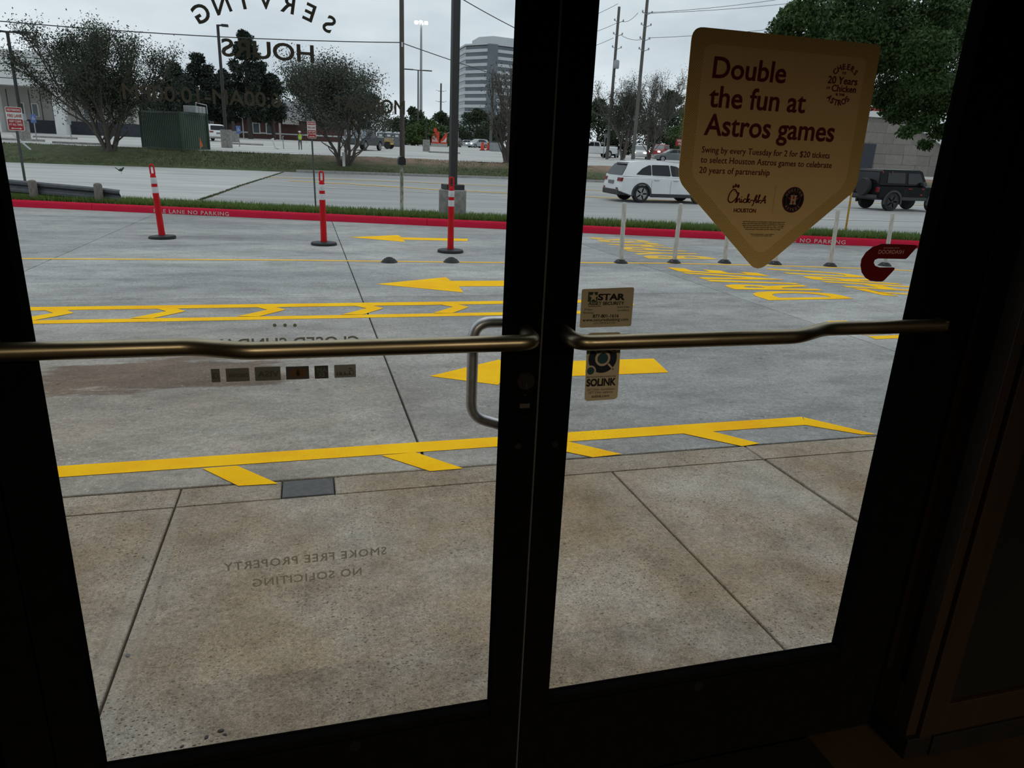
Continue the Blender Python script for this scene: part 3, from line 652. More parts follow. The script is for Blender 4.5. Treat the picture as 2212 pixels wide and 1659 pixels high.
bank = struct(MB().add(V, F).build('bank', M_BANK, smooth=True))
V = []; ys = [52.4, 60, 75, 90, 110, 160, 300, 900]
for y in ys: V += [(-400 - y * .3, y, h(0, y)), (500 + y * .6, y, h(0, y))]
struct(MB().add(V, [(2 * i, 2 * i + 1, 2 * i + 3, 2 * i + 2) for i in range(len(ys) - 1)]).build('parking_lot', M_LOT))
# street lines
def gline(px, w, name, m, par, lift=0.012):
    P = np.array([ZP(x, y, -0.62)[:2] for x, y in px]); T = np.gradient(P, axis=0); T /= np.linalg.norm(T, axis=1)[:, None]; N = np.stack([-T[:, 1], T[:, 0]], 1) * w / 2; n = len(P)
    return MB().add([(q[0], q[1], -0.62 + lift) for q in np.concatenate([P + N, P - N])], [(i, n + i, n + i + 1, i + 1) for i in range(n - 1)]).build(name, m, par, fix=False)
rm_ = sthing('street_markings')
gline([(625, 391), (760, 398), (942, 410), (1100, 418), (1300, 427), (1500, 436)], 0.28, 'centre_line', M_YEL2, rm_)
gline([(560, 383), (760, 388.5), (942, 396), (1100, 403), (1300, 412), (1500, 421), (1800, 435), (2000, 444)], 0.22, 'centre_line', M_YEL2, rm_)
gline([(1700, 449), (1850, 453), (2000, 457)], 0.22, 'lane_line', M_WHITEP, rm_); gline([(1700, 472), (1850, 475.5), (2000, 479)], 0.16, 'lane_line', M_WHITEP, rm_)
gline([(580, 400), (800, 410), (1100, 425)], 0.15, 'lane_line', M_WHITEP, rm_)

# weeds in the joint between the side drive and the street, and a gravel patch by the guardrail
jp = np.array([ZP(*p, -0.61) for p in ((432, 432), (470, 419), (520, 401), (565, 387), (612, 372))])
wz_ = []
for a, b in zip(jp[:-1], jp[1:]):
    for u in np.linspace(0, 1, 420): q = a + (b - a) * u; wz_.append(q + np.array([rng.normal() * .03, rng.normal() * .06, 0]))
WEEDS = np.array(wz_)
gq = [ZP(*p, -0.60)[:2] for p in ((262, 437), (272, 424), (330, 428), (372, 437), (425, 441), (425, 452), (262, 452))]
struct(slab('gravel_patch', gq, lambda x, y: -0.60, mat('pinkish_gravel', (.30, .23, .19), (.46, .40, .36), 22, .95, bp=.4), None, depth=.02))

# ================================================================ plants
def m_leaf(name, c1, c2):
    m, t, b, o = nt(name); f = noise(t, 1.6, 4); g = noise(t, 30, 2)
    c = mix(t, 0.5, ramp(t, f, (0.35, c1), (0.65, c2)), ramp(t, g, (0.3, c1), (0.7, c2)))
    t.links.new(c, b.inputs['Base Color']); b.inputs['Roughness'].default_value = 0.6; b.inputs['Specular IOR Level'].default_value = 0.25; return m
M_LEAF_C = m_leaf('crape_leaf', (0.022, 0.030, 0.018), (0.050, 0.062, 0.036))
M_LEAF_D = m_leaf('crape_leaf_grey', (0.036, 0.044, 0.032), (0.070, 0.080, 0.058))
M_LEAF_P = m_leaf('pine_needle', (0.012, 0.020, 0.014), (0.028, 0.042, 0.028))
M_LEAF_B = m_leaf('background_leaf', (0.018, 0.030, 0.014), (0.045, 0.068, 0.030))
M_LEAF_B2 = m_leaf('background_leaf_green', (0.035, 0.060, 0.015), (0.07, 0.11, 0.03))
M_LEAF_O = m_leaf('oak_leaf', (0.020, 0.045, 0.012), (0.060, 0.105, 0.030))
M_BARK = mat('grey_brown_bark', (0.075, 0.062, 0.052), (0.125, 0.108, 0.095), 6, 0.9, stretch=(3, 3, 0.6))
M_BARK2 = mat('dark_pine_bark', (0.035, 0.028, 0.024), (0.06, 0.05, 0.042), 6, 0.9, stretch=(3, 3, 0.6))
def leaves(pts, size, seed, name, m, parent, up=0.35, asp=0.5):
    r = np.random.default_rng(seed); n = len(pts); P = np.asarray(pts, float)
    d = r.normal(size=(n, 3)); d[:, 2] -= 0.15; d /= np.linalg.norm(d, axis=1)[:, None]
    e = np.cross(d, r.normal(size=(n, 3))); e /= np.linalg.norm(e, axis=1)[:, None] + 1e-9
    s = size * r.uniform(0.6, 1.3, (n, 1)); a = d * s; b = e * s * asp * 0.5
    V = np.stack([P, P + a * 0.45 + b, P + a, P + a * 0.45 - b], 1).reshape(-1, 3)
    me = bpy.data.meshes.new(name); me.vertices.add(4 * n); me.vertices.foreach_set('co', V.ravel())
    me.loops.add(4 * n); me.loops.foreach_set('vertex_index', np.arange(4 * n, dtype=np.int32)); me.polygons.add(n)
    me.polygons.foreach_set('loop_start', np.arange(0, 4 * n, 4, dtype=np.int32)); me.polygons.foreach_set('loop_total', np.full(n, 4, dtype=np.int32)); me.update(calc_edges=True)
    return link(name, me, m, parent)
def grow(r, p, d, L, rad, lev, env, segs, tips, wig=0.10, split=(2, 3), ang=0.38, lift=0.12, fac=0.74):
    P = [p]; n = 4 if lev > 1 else 3
    for k in range(n):
        d = d + r.normal(size=3) * wig; d[2] += lift * 0.25; d = d / np.linalg.norm(d); p = p + d * L / n; P.append(p)
    segs.append((P, rad, rad * 0.66, lev))
    if lev <= 1: tips.append(P)
    if lev == 0: return
    k = int(r.integers(split[0], split[1] + 1))
    for i in range(k):
        a = r.normal(size=3); a -= d * a.dot(d); a /= np.linalg.norm(a) + 1e-9
        dd = d * math.cos(ang) + a * math.sin(ang) * r.uniform(0.6, 1.25); dd[2] += lift
        grow(r, P[-1] if i else P[-1], dd / np.linalg.norm(dd), L * fac * r.uniform(0.8, 1.15), rad * 0.64, lev - 1, env, segs, tips, wig, split, ang, lift, fac)
    if lev >= 2:
        for j in (1, 2, 3):
            a = r.normal(size=3); a[2] = abs(a[2]) * .5; dd = d * 0.6 + a / np.linalg.norm(a) * 0.7
            grow(r, P[j], dd / np.linalg.norm(dd), L * fac * 0.8 * r.uniform(.7, 1.1), rad * 0.45, max(lev - 2, 0), env, segs, tips, wig, split, ang, lift, fac)
def fit_tree(segs, tips, base, H, rx):
    A = np.concatenate([np.array(P) for P, *_ in segs]); A = A - base
    kz = H / A[:, 2].max(); kx = rx / np.percentile(np.hypot(A[:, 0], A[:, 1]), 98)
    sc = np.array([kx, kx, kz])
    return [([base + (p - base) * sc for p in P], a, b, l) for P, a, b, l in segs], [[base + (p - base) * sc for p in P] for P in tips]
def crape(label, base, H, rx, seed, nl, ls, ntr, mleaf, lean=0.34, tr=0.10, lev=4, group=None, dens=0.28, name='crape_myrtle', hollow=0.0, shift=(0, 0), zmin=0.3):
    base = np.array(base, float); r = np.random.default_rng(seed); segs, tips = [], []
    t = thing(name, label, 'tree', base, 0, group)
    for i in range(ntr):
        a = 2 * math.pi * i / ntr + r.uniform(-.3, .3); l = lean * r.uniform(0.5, 1.25)
        d = np.array([math.cos(a) * l, math.sin(a) * l, 1.0]); d /= np.linalg.norm(d)
        grow(r, base + np.array([math.cos(a), math.sin(a), 0]) * tr * 1.4, d, H * 0.30, tr, lev, None, segs, tips)
    segs, tips = fit_tree(segs, tips, base, H * .97, rx)
    if shift[0] or shift[1]:
        f = lambda p: p + np.array([shift[0], shift[1], 0]) * max(0, (p[2] - base[2]) / H) ** 1.2
        segs = [([f(p) for p in P], a, b, l) for P, a, b, l in segs]; tips = [[f(p) for p in P] for P in tips]
    mb, tw = MB(), MB(); loc = base
    for P, r0, r1, lv in segs:
        m_ = len(P); rr = [max(0.008, r0 + (r1 - r0) * k / (m_ - 1)) for k in range(m_)]
        if lv < 2 and np.mean([p[2] for p in P]) - base[2] < H * (zmin - .08): continue
        (mb if lv >= 2 else tw).tube([p - loc for p in P], rr, 6 if lv >= 3 else (4 if lv == 2 else 3), cap=False)
    mb.lathe([(tr * 2.9, -0.25), (tr * 2.6, 0.02), (tr * 1.9, 0.18), (tr * 1.2, 0.4)], n=9)
    mb.build('trunk', M_BARK, t, True, fix=False); tw.build('twigs', M_BARK, t, False, fix=False)
    T = np.array([p for P in tips for p in P[1:]]); T = T[(T[:, 2] - base[2]) > H * (zmin + r.normal(size=len(T)) * .05)]; idx = r.integers(0, len(T), nl); Q = T[idx] + r.normal(size=(nl, 3)) * dens
    leaves(Q - loc, ls, seed + 1, 'foliage', mleaf, t); return t
def blob_tree(label, base, H, rx, seed, nl, ls, m, bark, zlo=0.25, clumps=40, cl=0.16, group=None, name='tree', trunk=0.2, shape=1.0, taper=0.0, cat='tree'):
    base = np.array(base, float); r = np.random.default_rng(seed); t = thing(name, label, cat, base, 0, group); C = []
    mb = MB(); mb.tube([(0, 0, -0.2), (r.normal() * .1, r.normal() * .1, H * .45), (r.normal() * .2, r.normal() * .2, H * .93)], [trunk, trunk * .75, trunk * .2], 8)
    for i in range(clumps):
        u = r.uniform(zlo, 1.0); w = math.sin(math.pi * min(1, (u - zlo) / (1 - zlo) * 0.75 + 0.25)) ** shape * (1 - taper * (u - zlo) / (1 - zlo))
        a = r.uniform(0, 2 * math.pi); q = rx * w * math.sqrt(r.uniform(0.05, 1)); c = np.array([q * math.cos(a), q * math.sin(a), H * (u * 0.93 + .03)]); C.append((c, cl * rx * r.uniform(0.7, 1.4) * (0.6 + 0.5 * w)))
        if i % 2 == 0: mb.tube([(0, 0, max(0.15 * H, c[2] - 0.55 * q - .1)), tuple(c * .55 + np.array([0, 0, c[2] * .40])), tuple(c)], [trunk * .35, trunk * .2, trunk * .08], 4, cap=False)
    k = r.integers(0, len(C), nl); cc = np.array([C[i][0] for i in k]); ss = np.array([C[i][1] for i in k])[:, None]
    g = r.normal(size=(nl, 3)); g /= np.linalg.norm(g, axis=1)[:, None]; g *= r.uniform(0.15, 1, (nl, 1)) ** 0.5
    Q = cc + g * ss * np.array([1, 1, 0.7])
    mb.build('trunk', bark, t, True, fix=False); leaves(Q, ls, seed + 5, 'foliage', m, t); return t
# ---- grass blades on the verge and bank (nobody could count them)
def blades(name, P, hgt, wid, seed, m, label):
    r = np.random.default_rng(seed); n = len(P); a = r.uniform(0, 2 * math.pi, n); hh = hgt * r.uniform(.5, 1.3, n); w = wid
    dx, dy = np.cos(a) * w, np.sin(a) * w; lx, ly = r.normal(size=n) * hgt * .35, r.normal(size=n) * hgt * .35
    V = np.stack([np.stack([P[:, 0] - dx, P[:, 1] - dy, P[:, 2] - .01], 1), np.stack([P[:, 0] + dx, P[:, 1] + dy, P[:, 2] - .01], 1), np.stack([P[:, 0] + lx, P[:, 1] + ly, P[:, 2] + hh], 1)], 1).reshape(-1, 3)
    me = bpy.data.meshes.new(name); me.vertices.add(3 * n); me.vertices.foreach_set('co', V.ravel()); me.loops.add(3 * n); me.loops.foreach_set('vertex_index', np.arange(3 * n, dtype=np.int32)); me.polygons.add(n)
    me.polygons.foreach_set('loop_start', np.arange(0, 3 * n, 3, dtype=np.int32)); me.polygons.foreach_set('loop_total', np.full(n, 3, dtype=np.int32)); me.update(calc_edges=True)
    o = link(name, me, m); o['kind'] = 'stuff'; return tag(o, label, 'grass')
M_BLADE = m_leaf('grass_blade', (0.075, 0.14, 0.025), (0.14, 0.22, 0.05)); M_BLADE2 = m_leaf('dry_grass_blade', (0.05, 0.065, 0.02), (0.11, 0.115, 0.05))
n = 60000; bx = rng.uniform(-9, 15, n); off = 0.18 + rng.uniform(0, 1, n) ** 2.2 * 5.0
by = np.array([yc(x) for x in bx]) + off; bz = np.array([h(x, y) for x, y in zip(bx, by)])
blades('verge_grass', np.stack([bx, by, bz], 1), 0.115, 0.009, 5, M_BLADE, 'bright green grass growing on the verge behind the red curb')
blades('joint_weeds', WEEDS, 0.045, 0.015, 8, M_BLADE2, 'line of low weeds growing in the joint across the side drive')
n = 26000; bx = rng.uniform(-22, 32, n); by = rng.uniform(YF + .25, 52.4, n); bz = np.array([h(x, y) for x, y in zip(bx, by)])
keep = (bz < -0.12) | (bx < -1) | (rng.uniform(0, 1, n) < 0.25)
blades('bank_grass', np.stack([bx, by, bz], 1)[keep], 0.10, 0.02, 6, M_BLADE2, 'dull green grass on the bank across the street')

# ================================================================ traffic posts
M_ORANGE = mat('red_orange_plastic', (0.54, 0.006, 0.012), (0.47, 0.005, 0.010), 6, 0.5, spec=0.2)
M_REFL = mat('silver_reflective_tape', (0.62, 0.63, 0.64), (0.50, 0.51, 0.53), 14, 0.45)
def delineator(px, py, label, ht=1.14, tilt=0.0):
    p = gx(px, py); t = thing('channelizer_post', label, 'traffic post', p, 0.0, 'red looped posts along the curb lane')
    MB().lathe([(0.0, 0.0), (0.20, 0.0), (0.205, 0.02), (0.195, 0.042), (0.12, 0.05), (0.055, 0.055)], n=28).build('base', M_BLACK, t, True)
    MB().lathe([(0.052, 0.045), (0.052, 0.07), (0.049, 0.1), (0.047, 0.40), (0.046, 0.68), (0.048, 0.70), (0.045, 0.72), (0.044, 0.90), (0.043, 0.955), (0.036, 0.985), (0.02, 1.0)], n=20).build('tube', M_ORANGE, t, True)
    MB().lathe([(0.0465, 0.70), (0.0475, 0.706), (0.0475, 0.79), (0.0465, 0.796)], n=20).build('reflective_band', M_REFL, t, True)
    MB().lathe([(0.0455, 0.845), (0.0465, 0.85), (0.0465, 0.932), (0.0455, 0.938)], n=20).build('reflective_band', M_REFL, t, True)
    q = [(-.031, 0, .985), (-.031, 0, 1.10), (-.026, 0, 1.122), (-.015, 0, 1.13), (.015, 0, 1.13), (.026, 0, 1.122), (.031, 0, 1.10), (.031, 0, .985)]
    MB().tube(q, 0.0125, 8).build('loop_handle', M_ORANGE, t, True)
    s = ht / 1.14; t.scale = (s, s, s); t.rotation_euler = (0, tilt, math.radians(-16)); return t
delineator(351, 515, 'red looped channelizer post nearest the guardrail, leaning slightly left', 1.13, -0.045)
delineator(700, 529, 'middle red looped channelizer post, in front of the fire lane sign post', 1.13)
delineator(973, 545, 'red looped channelizer post in front of the dark light pole', 1.13, 0.0)
M_WPOST = mat('dirty_white_plastic', (0.60, 0.59, 0.55), (0.42, 0.41, 0.37), 5, 0.6, stretch=(6, 6, 1.5))
def rubber_base(mb, z1=0.055, r=0.105):
    return mb.lathe([(0.0, 0), (r, 0), (r * 1.0, 0.008), (r * 0.62, z1 * 0.85), (r * 0.4, z1), (0, z1)], n=12)
def wpost(px, py, label, topx, topy):
    p = gx(px, py); ht = zat(topx, topy, p) - p[2]; t = thing('lane_post', label, 'lane post', p, 0, 'white lane posts on black bases')
    b_ = rubber_base(MB()).build('base', M_BLACK, t); 
    for a in range(4): MB().lathe([(.009, 0), (.009, .012), (0, .014)], c=(0.072 * math.cos(a * 1.57 + .6), 0.072 * math.sin(a * 1.57 + .6), 0.028), n=6).build('bolt', M_STEEL2, b_)
    lean = (DP(topx, topy, p[1])[0] - p[0])
    bm = MB(); n = 16                                   # flattened round tube with a folded crown and a groove
    prof = [(0.034, 0.05), (0.034, ht * 0.97), (0.029, ht * 0.995), (0.0, ht)]
    bm.lathe(prof, n=n); bm.v = [(x * (1.0 - 0.25 * (abs(y) < .01)) + lean * z / ht, y * 0.8, z) for x, y, z in bm.v]
    bm.build('tube', M_WPOST, t, True)
    MB().tube([(lean * .1, -.0275, ht * .1), (lean * .5, -.0275, ht * .5), (lean * .93, -.0275, ht * .93)], 0.006, 6).build('ridge', M_WPOST, t, True)
for q in [(1341, 568, 'white lane post standing left of the others, in front of the white SUV', 1349, 437), (1456, 568, 'second white lane post from the left, below the white SUV doors', 1471, 439),
          (1565, 568, 'white lane post behind the left edge of the yellow pennant poster', 1578, 446), (1674, 571, 'white lane post behind the tip of the yellow pennant poster', 1690, 452),
          (1793, 575, 'white lane post right of the yellow pennant poster', 1811, 453), (1911, 574, 'white lane post standing behind the dark red delivery sticker', 1929, 460)]: wpost(*q)
for px, lb in ((841, 'empty black rubber lane post base left of the rightmost red post'), (975, 'empty black rubber lane post base below the rightmost red post')):
    p = gx(px, 566.5); t = thing('post_base', lb, 'post base', p, 0, 'empty lane post bases')
    rubber_base(MB(), 0.06, 0.115).build('body', M_BLACK, t); MB().lathe([(.05, .05), (.045, .066), (.03, .066), (.03, .05)], n=12).build('socket', M_BLACK, t)
# small black stone chips by the doorway
M_PEB = mat('dark_pebble', (0.05, 0.035, 0.03), (0.03, 0.03, 0.032), 30, 0.7)
def zsw(px, py):
    p = ZP(px, py, 0.0)
    for _ in range(6): p = ZP(px, py, -0.0215 * p[1])
    return p
for k, (px, py, s, lb) in enumerate([(477, 1579, .006, 'largest dark pebble in the group by the lower left glass corner'), (446, 1593, .005, 'flat dark pebble lying left of the largest pebble near the door'), (486, 1587, .004, 'small dark pebble just right of the largest pebble near the door'), (393, 1613, .004, 'dark pebble closest to the bottom rail of the left door'), (276, 1416, .006, 'grey pebble wedged in the long sidewalk crack')]):
    p = zsw(px, py); o = MB().lathe([(0, -.25), (.7, -.2), (1, .15), (.75, .5), (.3, .68), (0, .7)], n=9).build('pebble', M_PEB if k < 4 else mat('grey_pebble', (.12, .13, .14), None, 20), None, True)
    o.location = p + np.array([0, 0, s * .15]); o.scale = (s * 1.5, s, s * .8); o.rotation_euler = (0, 0, k * 1.3); tag(o, lb, 'pebble', 'pebbles by the door')

# ================================================================ signs on the verge
M_SIGNR = mat('red_sign_sheet', (0.36, 0.012, 0.02), (0.32, 0.01, 0.016), 5, 0.5); M_SIGNW = mat('white_sign_sheet', (0.68, 0.68, 0.66), (0.62, 0.62, 0.60), 5, 0.5)
M_GPOST = mat('green_grey_channel_steel', (0.045, 0.055, 0.05), (0.075, 0.085, 0.08), 12, 0.6, 0.3)
def fire_sign(base_px, top_px, W_, Hs, label, yaw, rows_ok=True):
    p = GP(*base_px); ht = zat(*top_px, p) - p[2]; lean = DP(*top_px, p[1])[0] - p[0]
    t = thing('fire_lane_sign', label, 'sign', p, yaw, 'fire lane signs on the verge')
    po = MB(); po.tube([(0, .02, -.2), (lean, .02, ht - .05)], 0.026, 4); po.build('post', M_GPOST, t)
    for k in range(9): pass
    M = Matrix.Translation((lean, -0.012, ht - Hs / 2)) @ Matrix.Rotation(lean / ht * 0.9, 4, 'Y')
    R = rounded([(-W_ / 2, -Hs / 2), (W_ / 2, -Hs / 2), (W_ / 2, Hs / 2), (-W_ / 2, Hs / 2)], 0.035)
    pl = MB().prism(R, lambda u, w: M @ Vector((u, 0, w)), lambda u, w: M @ Vector((u, .004, w))).build('sign_plate', M_SIGNW, t)
    F = lambda d: (lambda u, w: M @ Vector((u, -d, w)))
    a = W_ * .455; b0 = Hs / 2
    PT().poly(rounded([(-a, b0 * .56), (a, b0 * .56), (a, b0 * .95), (-a, b0 * .95)], .02)).build('red_field', M_SIGNR, pl, F(.002)); PT().poly(rounded([(-a, -b0 * .95), (a, -b0 * .95), (a, -b0 * .02), (-a, -b0 * .02)], .02)).build('red_field', M_SIGNR, pl, F(.002))
    PT().text('NO PARKING', -a * .88, a * .88, b0 * .66, b0 * .19, .02).build('white_lettering', M_SIGNW, pl, F(.003)); PT().text('KEEP CLEAR', -a * .8, a * .8, -b0 * .28, b0 * .17, .02).build('white_lettering', M_SIGNW, pl, F(.003)); PT().text('AT ALL TIMES', -a * .88, a * .88, -b0 * .56, b0 * .17, .02).build('white_lettering', M_SIGNW, pl, F(.003))
    PT().poly([(-a * .75, -b0 * .80), (-a * .45, -b0 * .72), (-a * .45, -b0 * .77), (a * .45, -b0 * .77), (a * .45, -b0 * .72), (a * .75, -b0 * .80), (a * .45, -b0 * .88), (a * .45, -b0 * .83), (-a * .45, -b0 * .83), (-a * .45, -b0 * .88)]).build('arrow', M_SIGNW, pl, F(.003))
    PT().text('FIRE LANE', -a * .93, a * .93, b0 * .14, b0 * .25, .02).build('red_lettering', M_SIGNR, pl, F(.003)); return t
fire_sign((60, 426), (28, 231), 0.305, 0.49, 'red and white fire lane sign on leaning post beside the guardrail', 0.35)
fire_sign((683, 452), (672, 262), 0.26, 0.475, 'red and white fire lane sign on post behind the middle red channelizer', 0.30)
# guardrail
M_GALV = mat('weathered_galvanised_steel', (0.075, 0.082, 0.09), (0.11, 0.118, 0.125), 8, 0.5, 0.6, stretch=(1, 1, 4)); M_POSTW = mat('weathered_timber', (0.11, 0.095, 0.08), (0.20, 0.185, 0.165), 14, 0.9, stretch=(6, 6, 0.6))
pA, pB = GP(228, 436), GP(90, 430)
pB = np.array([pB[0], pA[1] + (pA[0] - pB[0]) * 0.30, 0]); pB[2] = h(pB[0], pB[1]); dirr = (pB - pA)[:2] / np.linalg.norm((pB - pA)[:2])
gr = thing('guardrail', 'grey steel guardrail on short timber posts behind the red curb', 'guardrail', (pA[0], pA[1], pA[2]), math.atan2(dirr[1], dirr[0]))
Lg = float(np.linalg.norm((pB - pA)[:2])); pr_ = [(0.0, .02), (-.045, .05), (-.045, .10), (0.0, .15), (0.0, .17), (-.045, .22), (-.045, .27), (0, .30)]
E0 = -float(ZP(268, 437, pA[2])[0] - pA[0]); mbg = MB(); V = []
for x, zz in ((min(E0, -.42), -.03), (0, 0), (Lg, .06), (Lg * 2, .12), (Lg * 4, .2)):
    for o_, z_ in pr_: V.append((x, .10 + o_ * -1, z_ + zz + .01))
for x, zz in ((min(E0, -.42), -.03), (0, 0), (Lg, .06), (Lg * 2, .12), (Lg * 4, .2)):
    for o_, z_ in pr_: V.append((x, .106 + o_ * -1, z_ + zz + .01))
n = len(pr_); F = []
for s_ in (0, 5 * n): F += [(s_ + i * n + k, s_ + i * n + k + 1, s_ + (i + 1) * n + k + 1, s_ + (i + 1) * n + k) for i in range(4) for k in range(n - 1)]
F += [(k, k + 1, 5 * n + k + 1, 5 * n + k) for k in range(n - 1)]
mbg.add(V, F).build('rail_beam', M_GALV, gr, True)
for x in (0.0, Lg, Lg * 2, Lg * 3): MB().lathe([(.085, -.2), (.085, .36), (.07, .40), (.03, .415), (0, .415)], c=(x, .22, .0), n=12).build('post', M_POSTW, gr, True)
# mailbox
M_MBOX = mat('black_mailbox_metal', (0.018, 0.018, 0.02), (0.03, 0.03, 0.032), 10, 0.45); M_MPOST = mat('mossy_white_timber', (0.40, 0.39, 0.34), (0.07, 0.075, 0.03), 5, 0.9, stretch=(4, 4, 1.2))
p = GP(868, 457); ht = zat(868, 356, p) - p[2]
mb_ = thing('mailbox', 'black dome-topped mailbox on a mossy white wooden post', 'mailbox', p, math.radians(4))
MB().bbox(-.045, .045, -.04, .05, -.2, ht, .006).build('post', M_MPOST, mb_)
bw, bh, bl = .11, .135, .50
poly = [(-bw, 0), (bw, 0), (bw, bh)] + [(bw * math.cos(a), bh + bw * math.sin(a)) for a in np.linspace(.2, math.pi - .2, 10)] + [(-bw, bh)]
Mb = Matrix.Rotation(math.radians(-6), 4, 'Z')
bo = MB().prism(poly, lambda u, w: Mb @ Vector((u, -.14, ht + w)), lambda u, w: Mb @ Vector((u, -.14 + bl, ht + w))).build('box', M_MBOX, mb_, True)
MB().prism([(u * 1.03, w * 1.02) for u, w in poly], lambda u, w: Mb @ Vector((u, -.155, ht + w)), lambda u, w: Mb @ Vector((u, -.14, ht + w))).build('door', mat('black_mailbox_door', (.006, .006, .007), None, 8, .6), mb_, True)
MB().bbox(bw, bw + .006, .02, .05, ht + .04, ht + .2, .002).build('flag', mat('faded_flag', (.25, .24, .22), None, 5), mb_)
# dark square light pole on a concrete pier
M_POLE = mat('dark_bronze_pole', (0.020, 0.019, 0.020), (0.034, 0.032, 0.033), 14, 0.55, 0.2, stretch=(2, 2, 20)); M_PIER = mat('lichened_concrete_pier', (0.30, 0.29, 0.27), (0.17, 0.165, 0.155), 7, 0.9)
p = GP(977, 466); k_ = p[1] + 1.26
wp = (DP(1006, 440, p[1])[0] - DP(948, 440, p[1])[0]); hb = zat(977, 409, p) - p[2]
lp = thing('light_pole', 'dark square light pole bolted to a round concrete pier', 'light pole', p, math.radians(8))
MB().lathe([(wp * .5, -.3), (wp * .5, hb - .02), (wp * .47, hb), (0, hb)], n=24).build('pier', M_PIER, lp, True)
MB().bbox(-wp * .34, wp * .34, -wp * .34, wp * .34, hb, hb + .11, .012).build('base_cover', M_POLE, lp)
MB().bbox(-.078, .078, -.078, .078, hb + .1, 8.2, .012).build('shaft', M_POLE, lp)
MB().bbox(.02, .07, -.084, -.078, 3.2 + hb, 3.32 + hb, .002).build('hand_hole_cover', M_POLE, lp)
MB().bbox(.078, .092, -.05, .04, 1.55, 1.78, .004).build('meter_box', M_STEEL2, lp)
MB().bbox(-.05, .9, -.05, .05, 8.15, 8.22, .01).build('arm', M_POLE, lp); MB().bbox(.7, 1.2, -.17, .17, 8.16, 8.26, .02).build('lamp_head', M_POLE, lp)
# yellow marker pole on the verge
p = ZP(1826, 502, h(9.5, yc(9.5) + .3)); ht = zat(1843, 395, p) - p[2]
yp_ = thing('marker_pole', 'thin mustard yellow pole on the verge before the black off-roader', 'pole', p)
MB().tube([(0, 0, -.1), (DP(1843, 395, p[1])[0] - p[0], 0, ht)], .021, 10).build('tube', mat('mustard_paint', (.50, .27, .02), (.40, .21, .02), 6, .5), yp_, True); MB().lathe([(.034, .0), (.034, .025), (.022, .03)], n=10).build('collar', M_STEEL2, yp_)

# ================================================================ vehicles
M_CGLASS = mat('dark_car_glass', (0.008, 0.009, 0.010), (0.012, 0.013, 0.015), 2, 0.1, spec=0.35)
M_CLEAR = mat('pale_car_glass', (0.10, 0.13, 0.14), (0.16, 0.19, 0.20), 3, 0.08, spec=0.8)
M_TYRE = mat('tyre_rubber', (0.012, 0.012, 0.012), (0.02, 0.02, 0.02), 20, 0.8); M_CLAD = mat('grey_plastic_cladding', (0.028, 0.028, 0.03), (0.04, 0.04, 0.042), 10, 0.6)
M_RIM = mat('alloy_rim', (0.36, 0.36, 0.36), (0.26, 0.26, 0.26), 10, 0.35, 0.8); M_RIMB = mat('black_rim', (0.02, 0.02, 0.02), (0.03, 0.03, 0.03), 10, 0.4, 0.3)
M_TAIL = mat('tail_lamp_red', (0.26, 0.006, 0.010), (0.12, 0.004, 0.006), 8, 0.2); M_CHROME = mat('chrome', (0.6, 0.6, 0.6), (0.5, 0.5, 0.5), 8, 0.15, 1.0)
M_HEAD = emis('headlamp_lit', (1.0, 0.90, 0.72), 6.0); M_LAMPC = mat('clear_lamp', (0.5, 0.5, 0.5), None, 8, 0.15); M_PLATE = mat('licence_plate', (0.10, 0.10, 0.11), (0.25, 0.25, 0.25), 20, 0.5)
def paint(name, c): return mat(name, c, tuple(v * .93 for v in c), 2, 0.3, spec=0.5 if max(c) > .05 else 0.12)
P_WHITE = paint('white_car_paint', (0.74, 0.75, 0.76)); P_BLACK = paint('black_car_paint', (0.008, 0.009, 0.010)); P_RED = paint('red_car_paint', (0.30, 0.012, 0.02)); P_GREY = paint('grey_car_paint', (0.16, 0.175, 0.18)); P_SILV = paint('silver_car_paint', (0.38, 0.42, 0.44)); P_DGREY = paint('charcoal_car_paint', (0.045, 0.055, 0.06))
SUV = dict(L=4.76, W=1.89, up=[(-2.20, .40), (-2.36, .46), (-2.38, .62), (-2.34, .74), (-2.31, .90), (-2.27, 1.07), (-1.0, 1.09), (1.18, 1.06), (1.32, 1.03), (2.0, .93), (2.28, .80), (2.38, .60), (2.36, .36), (2.22, .26)], zb=.27, wx=(-1.33, 1.45), r=.37,
           gh=[(-2.24, 1.06), (-2.02, 1.42), (-1.93, 1.58), (-1.80, 1.63), (-1.2, 1.685), (-.2, 1.69), (.35, 1.64), (1.25, 1.05)], wb=.90, wr=.66,
           win=[[(-1.62, 1.15), (-1.32, 1.40), (-1.02, 1.53), (-.92, 1.545), (-.92, 1.13)], [(-.88, 1.13), (-.88, 1.55), (-.08, 1.56), (-.02, 1.12)], [(.03, 1.12), (-.02, 1.56), (.28, 1.52), (.92, 1.11)]], ws=(6, 7), rw=(0, 2), doors=(-.90, .0, 1.02), hz=.95)
JEEP = dict(L=3.95, W=1.78, up=[(-1.92, .55), (-1.97, .62), (-1.95, 1.14), (-1.0, 1.15), (.72, 1.15), (.80, 1.17), (1.78, 1.10), (1.86, .95), (1.90, .62), (1.80, .5)], zb=.52, wx=(-1.10, 1.32), r=.42,
            gh=[(-1.93, 1.14), (-1.86, 1.74), (-1.78, 1.82), (.25, 1.84), (.42, 1.78), (.72, 1.16)], wb=.86, wr=.72,
            win=[[(-1.55, 1.24), (-1.5, 1.70), (-.55, 1.71), (-.55, 1.24)], [(-.38, 1.22), (-.38, 1.70), (.30, 1.69), (.50, 1.22)]], ws=(4, 5), rw=(0, 1), doors=(-.46, .62), hz=1.02)
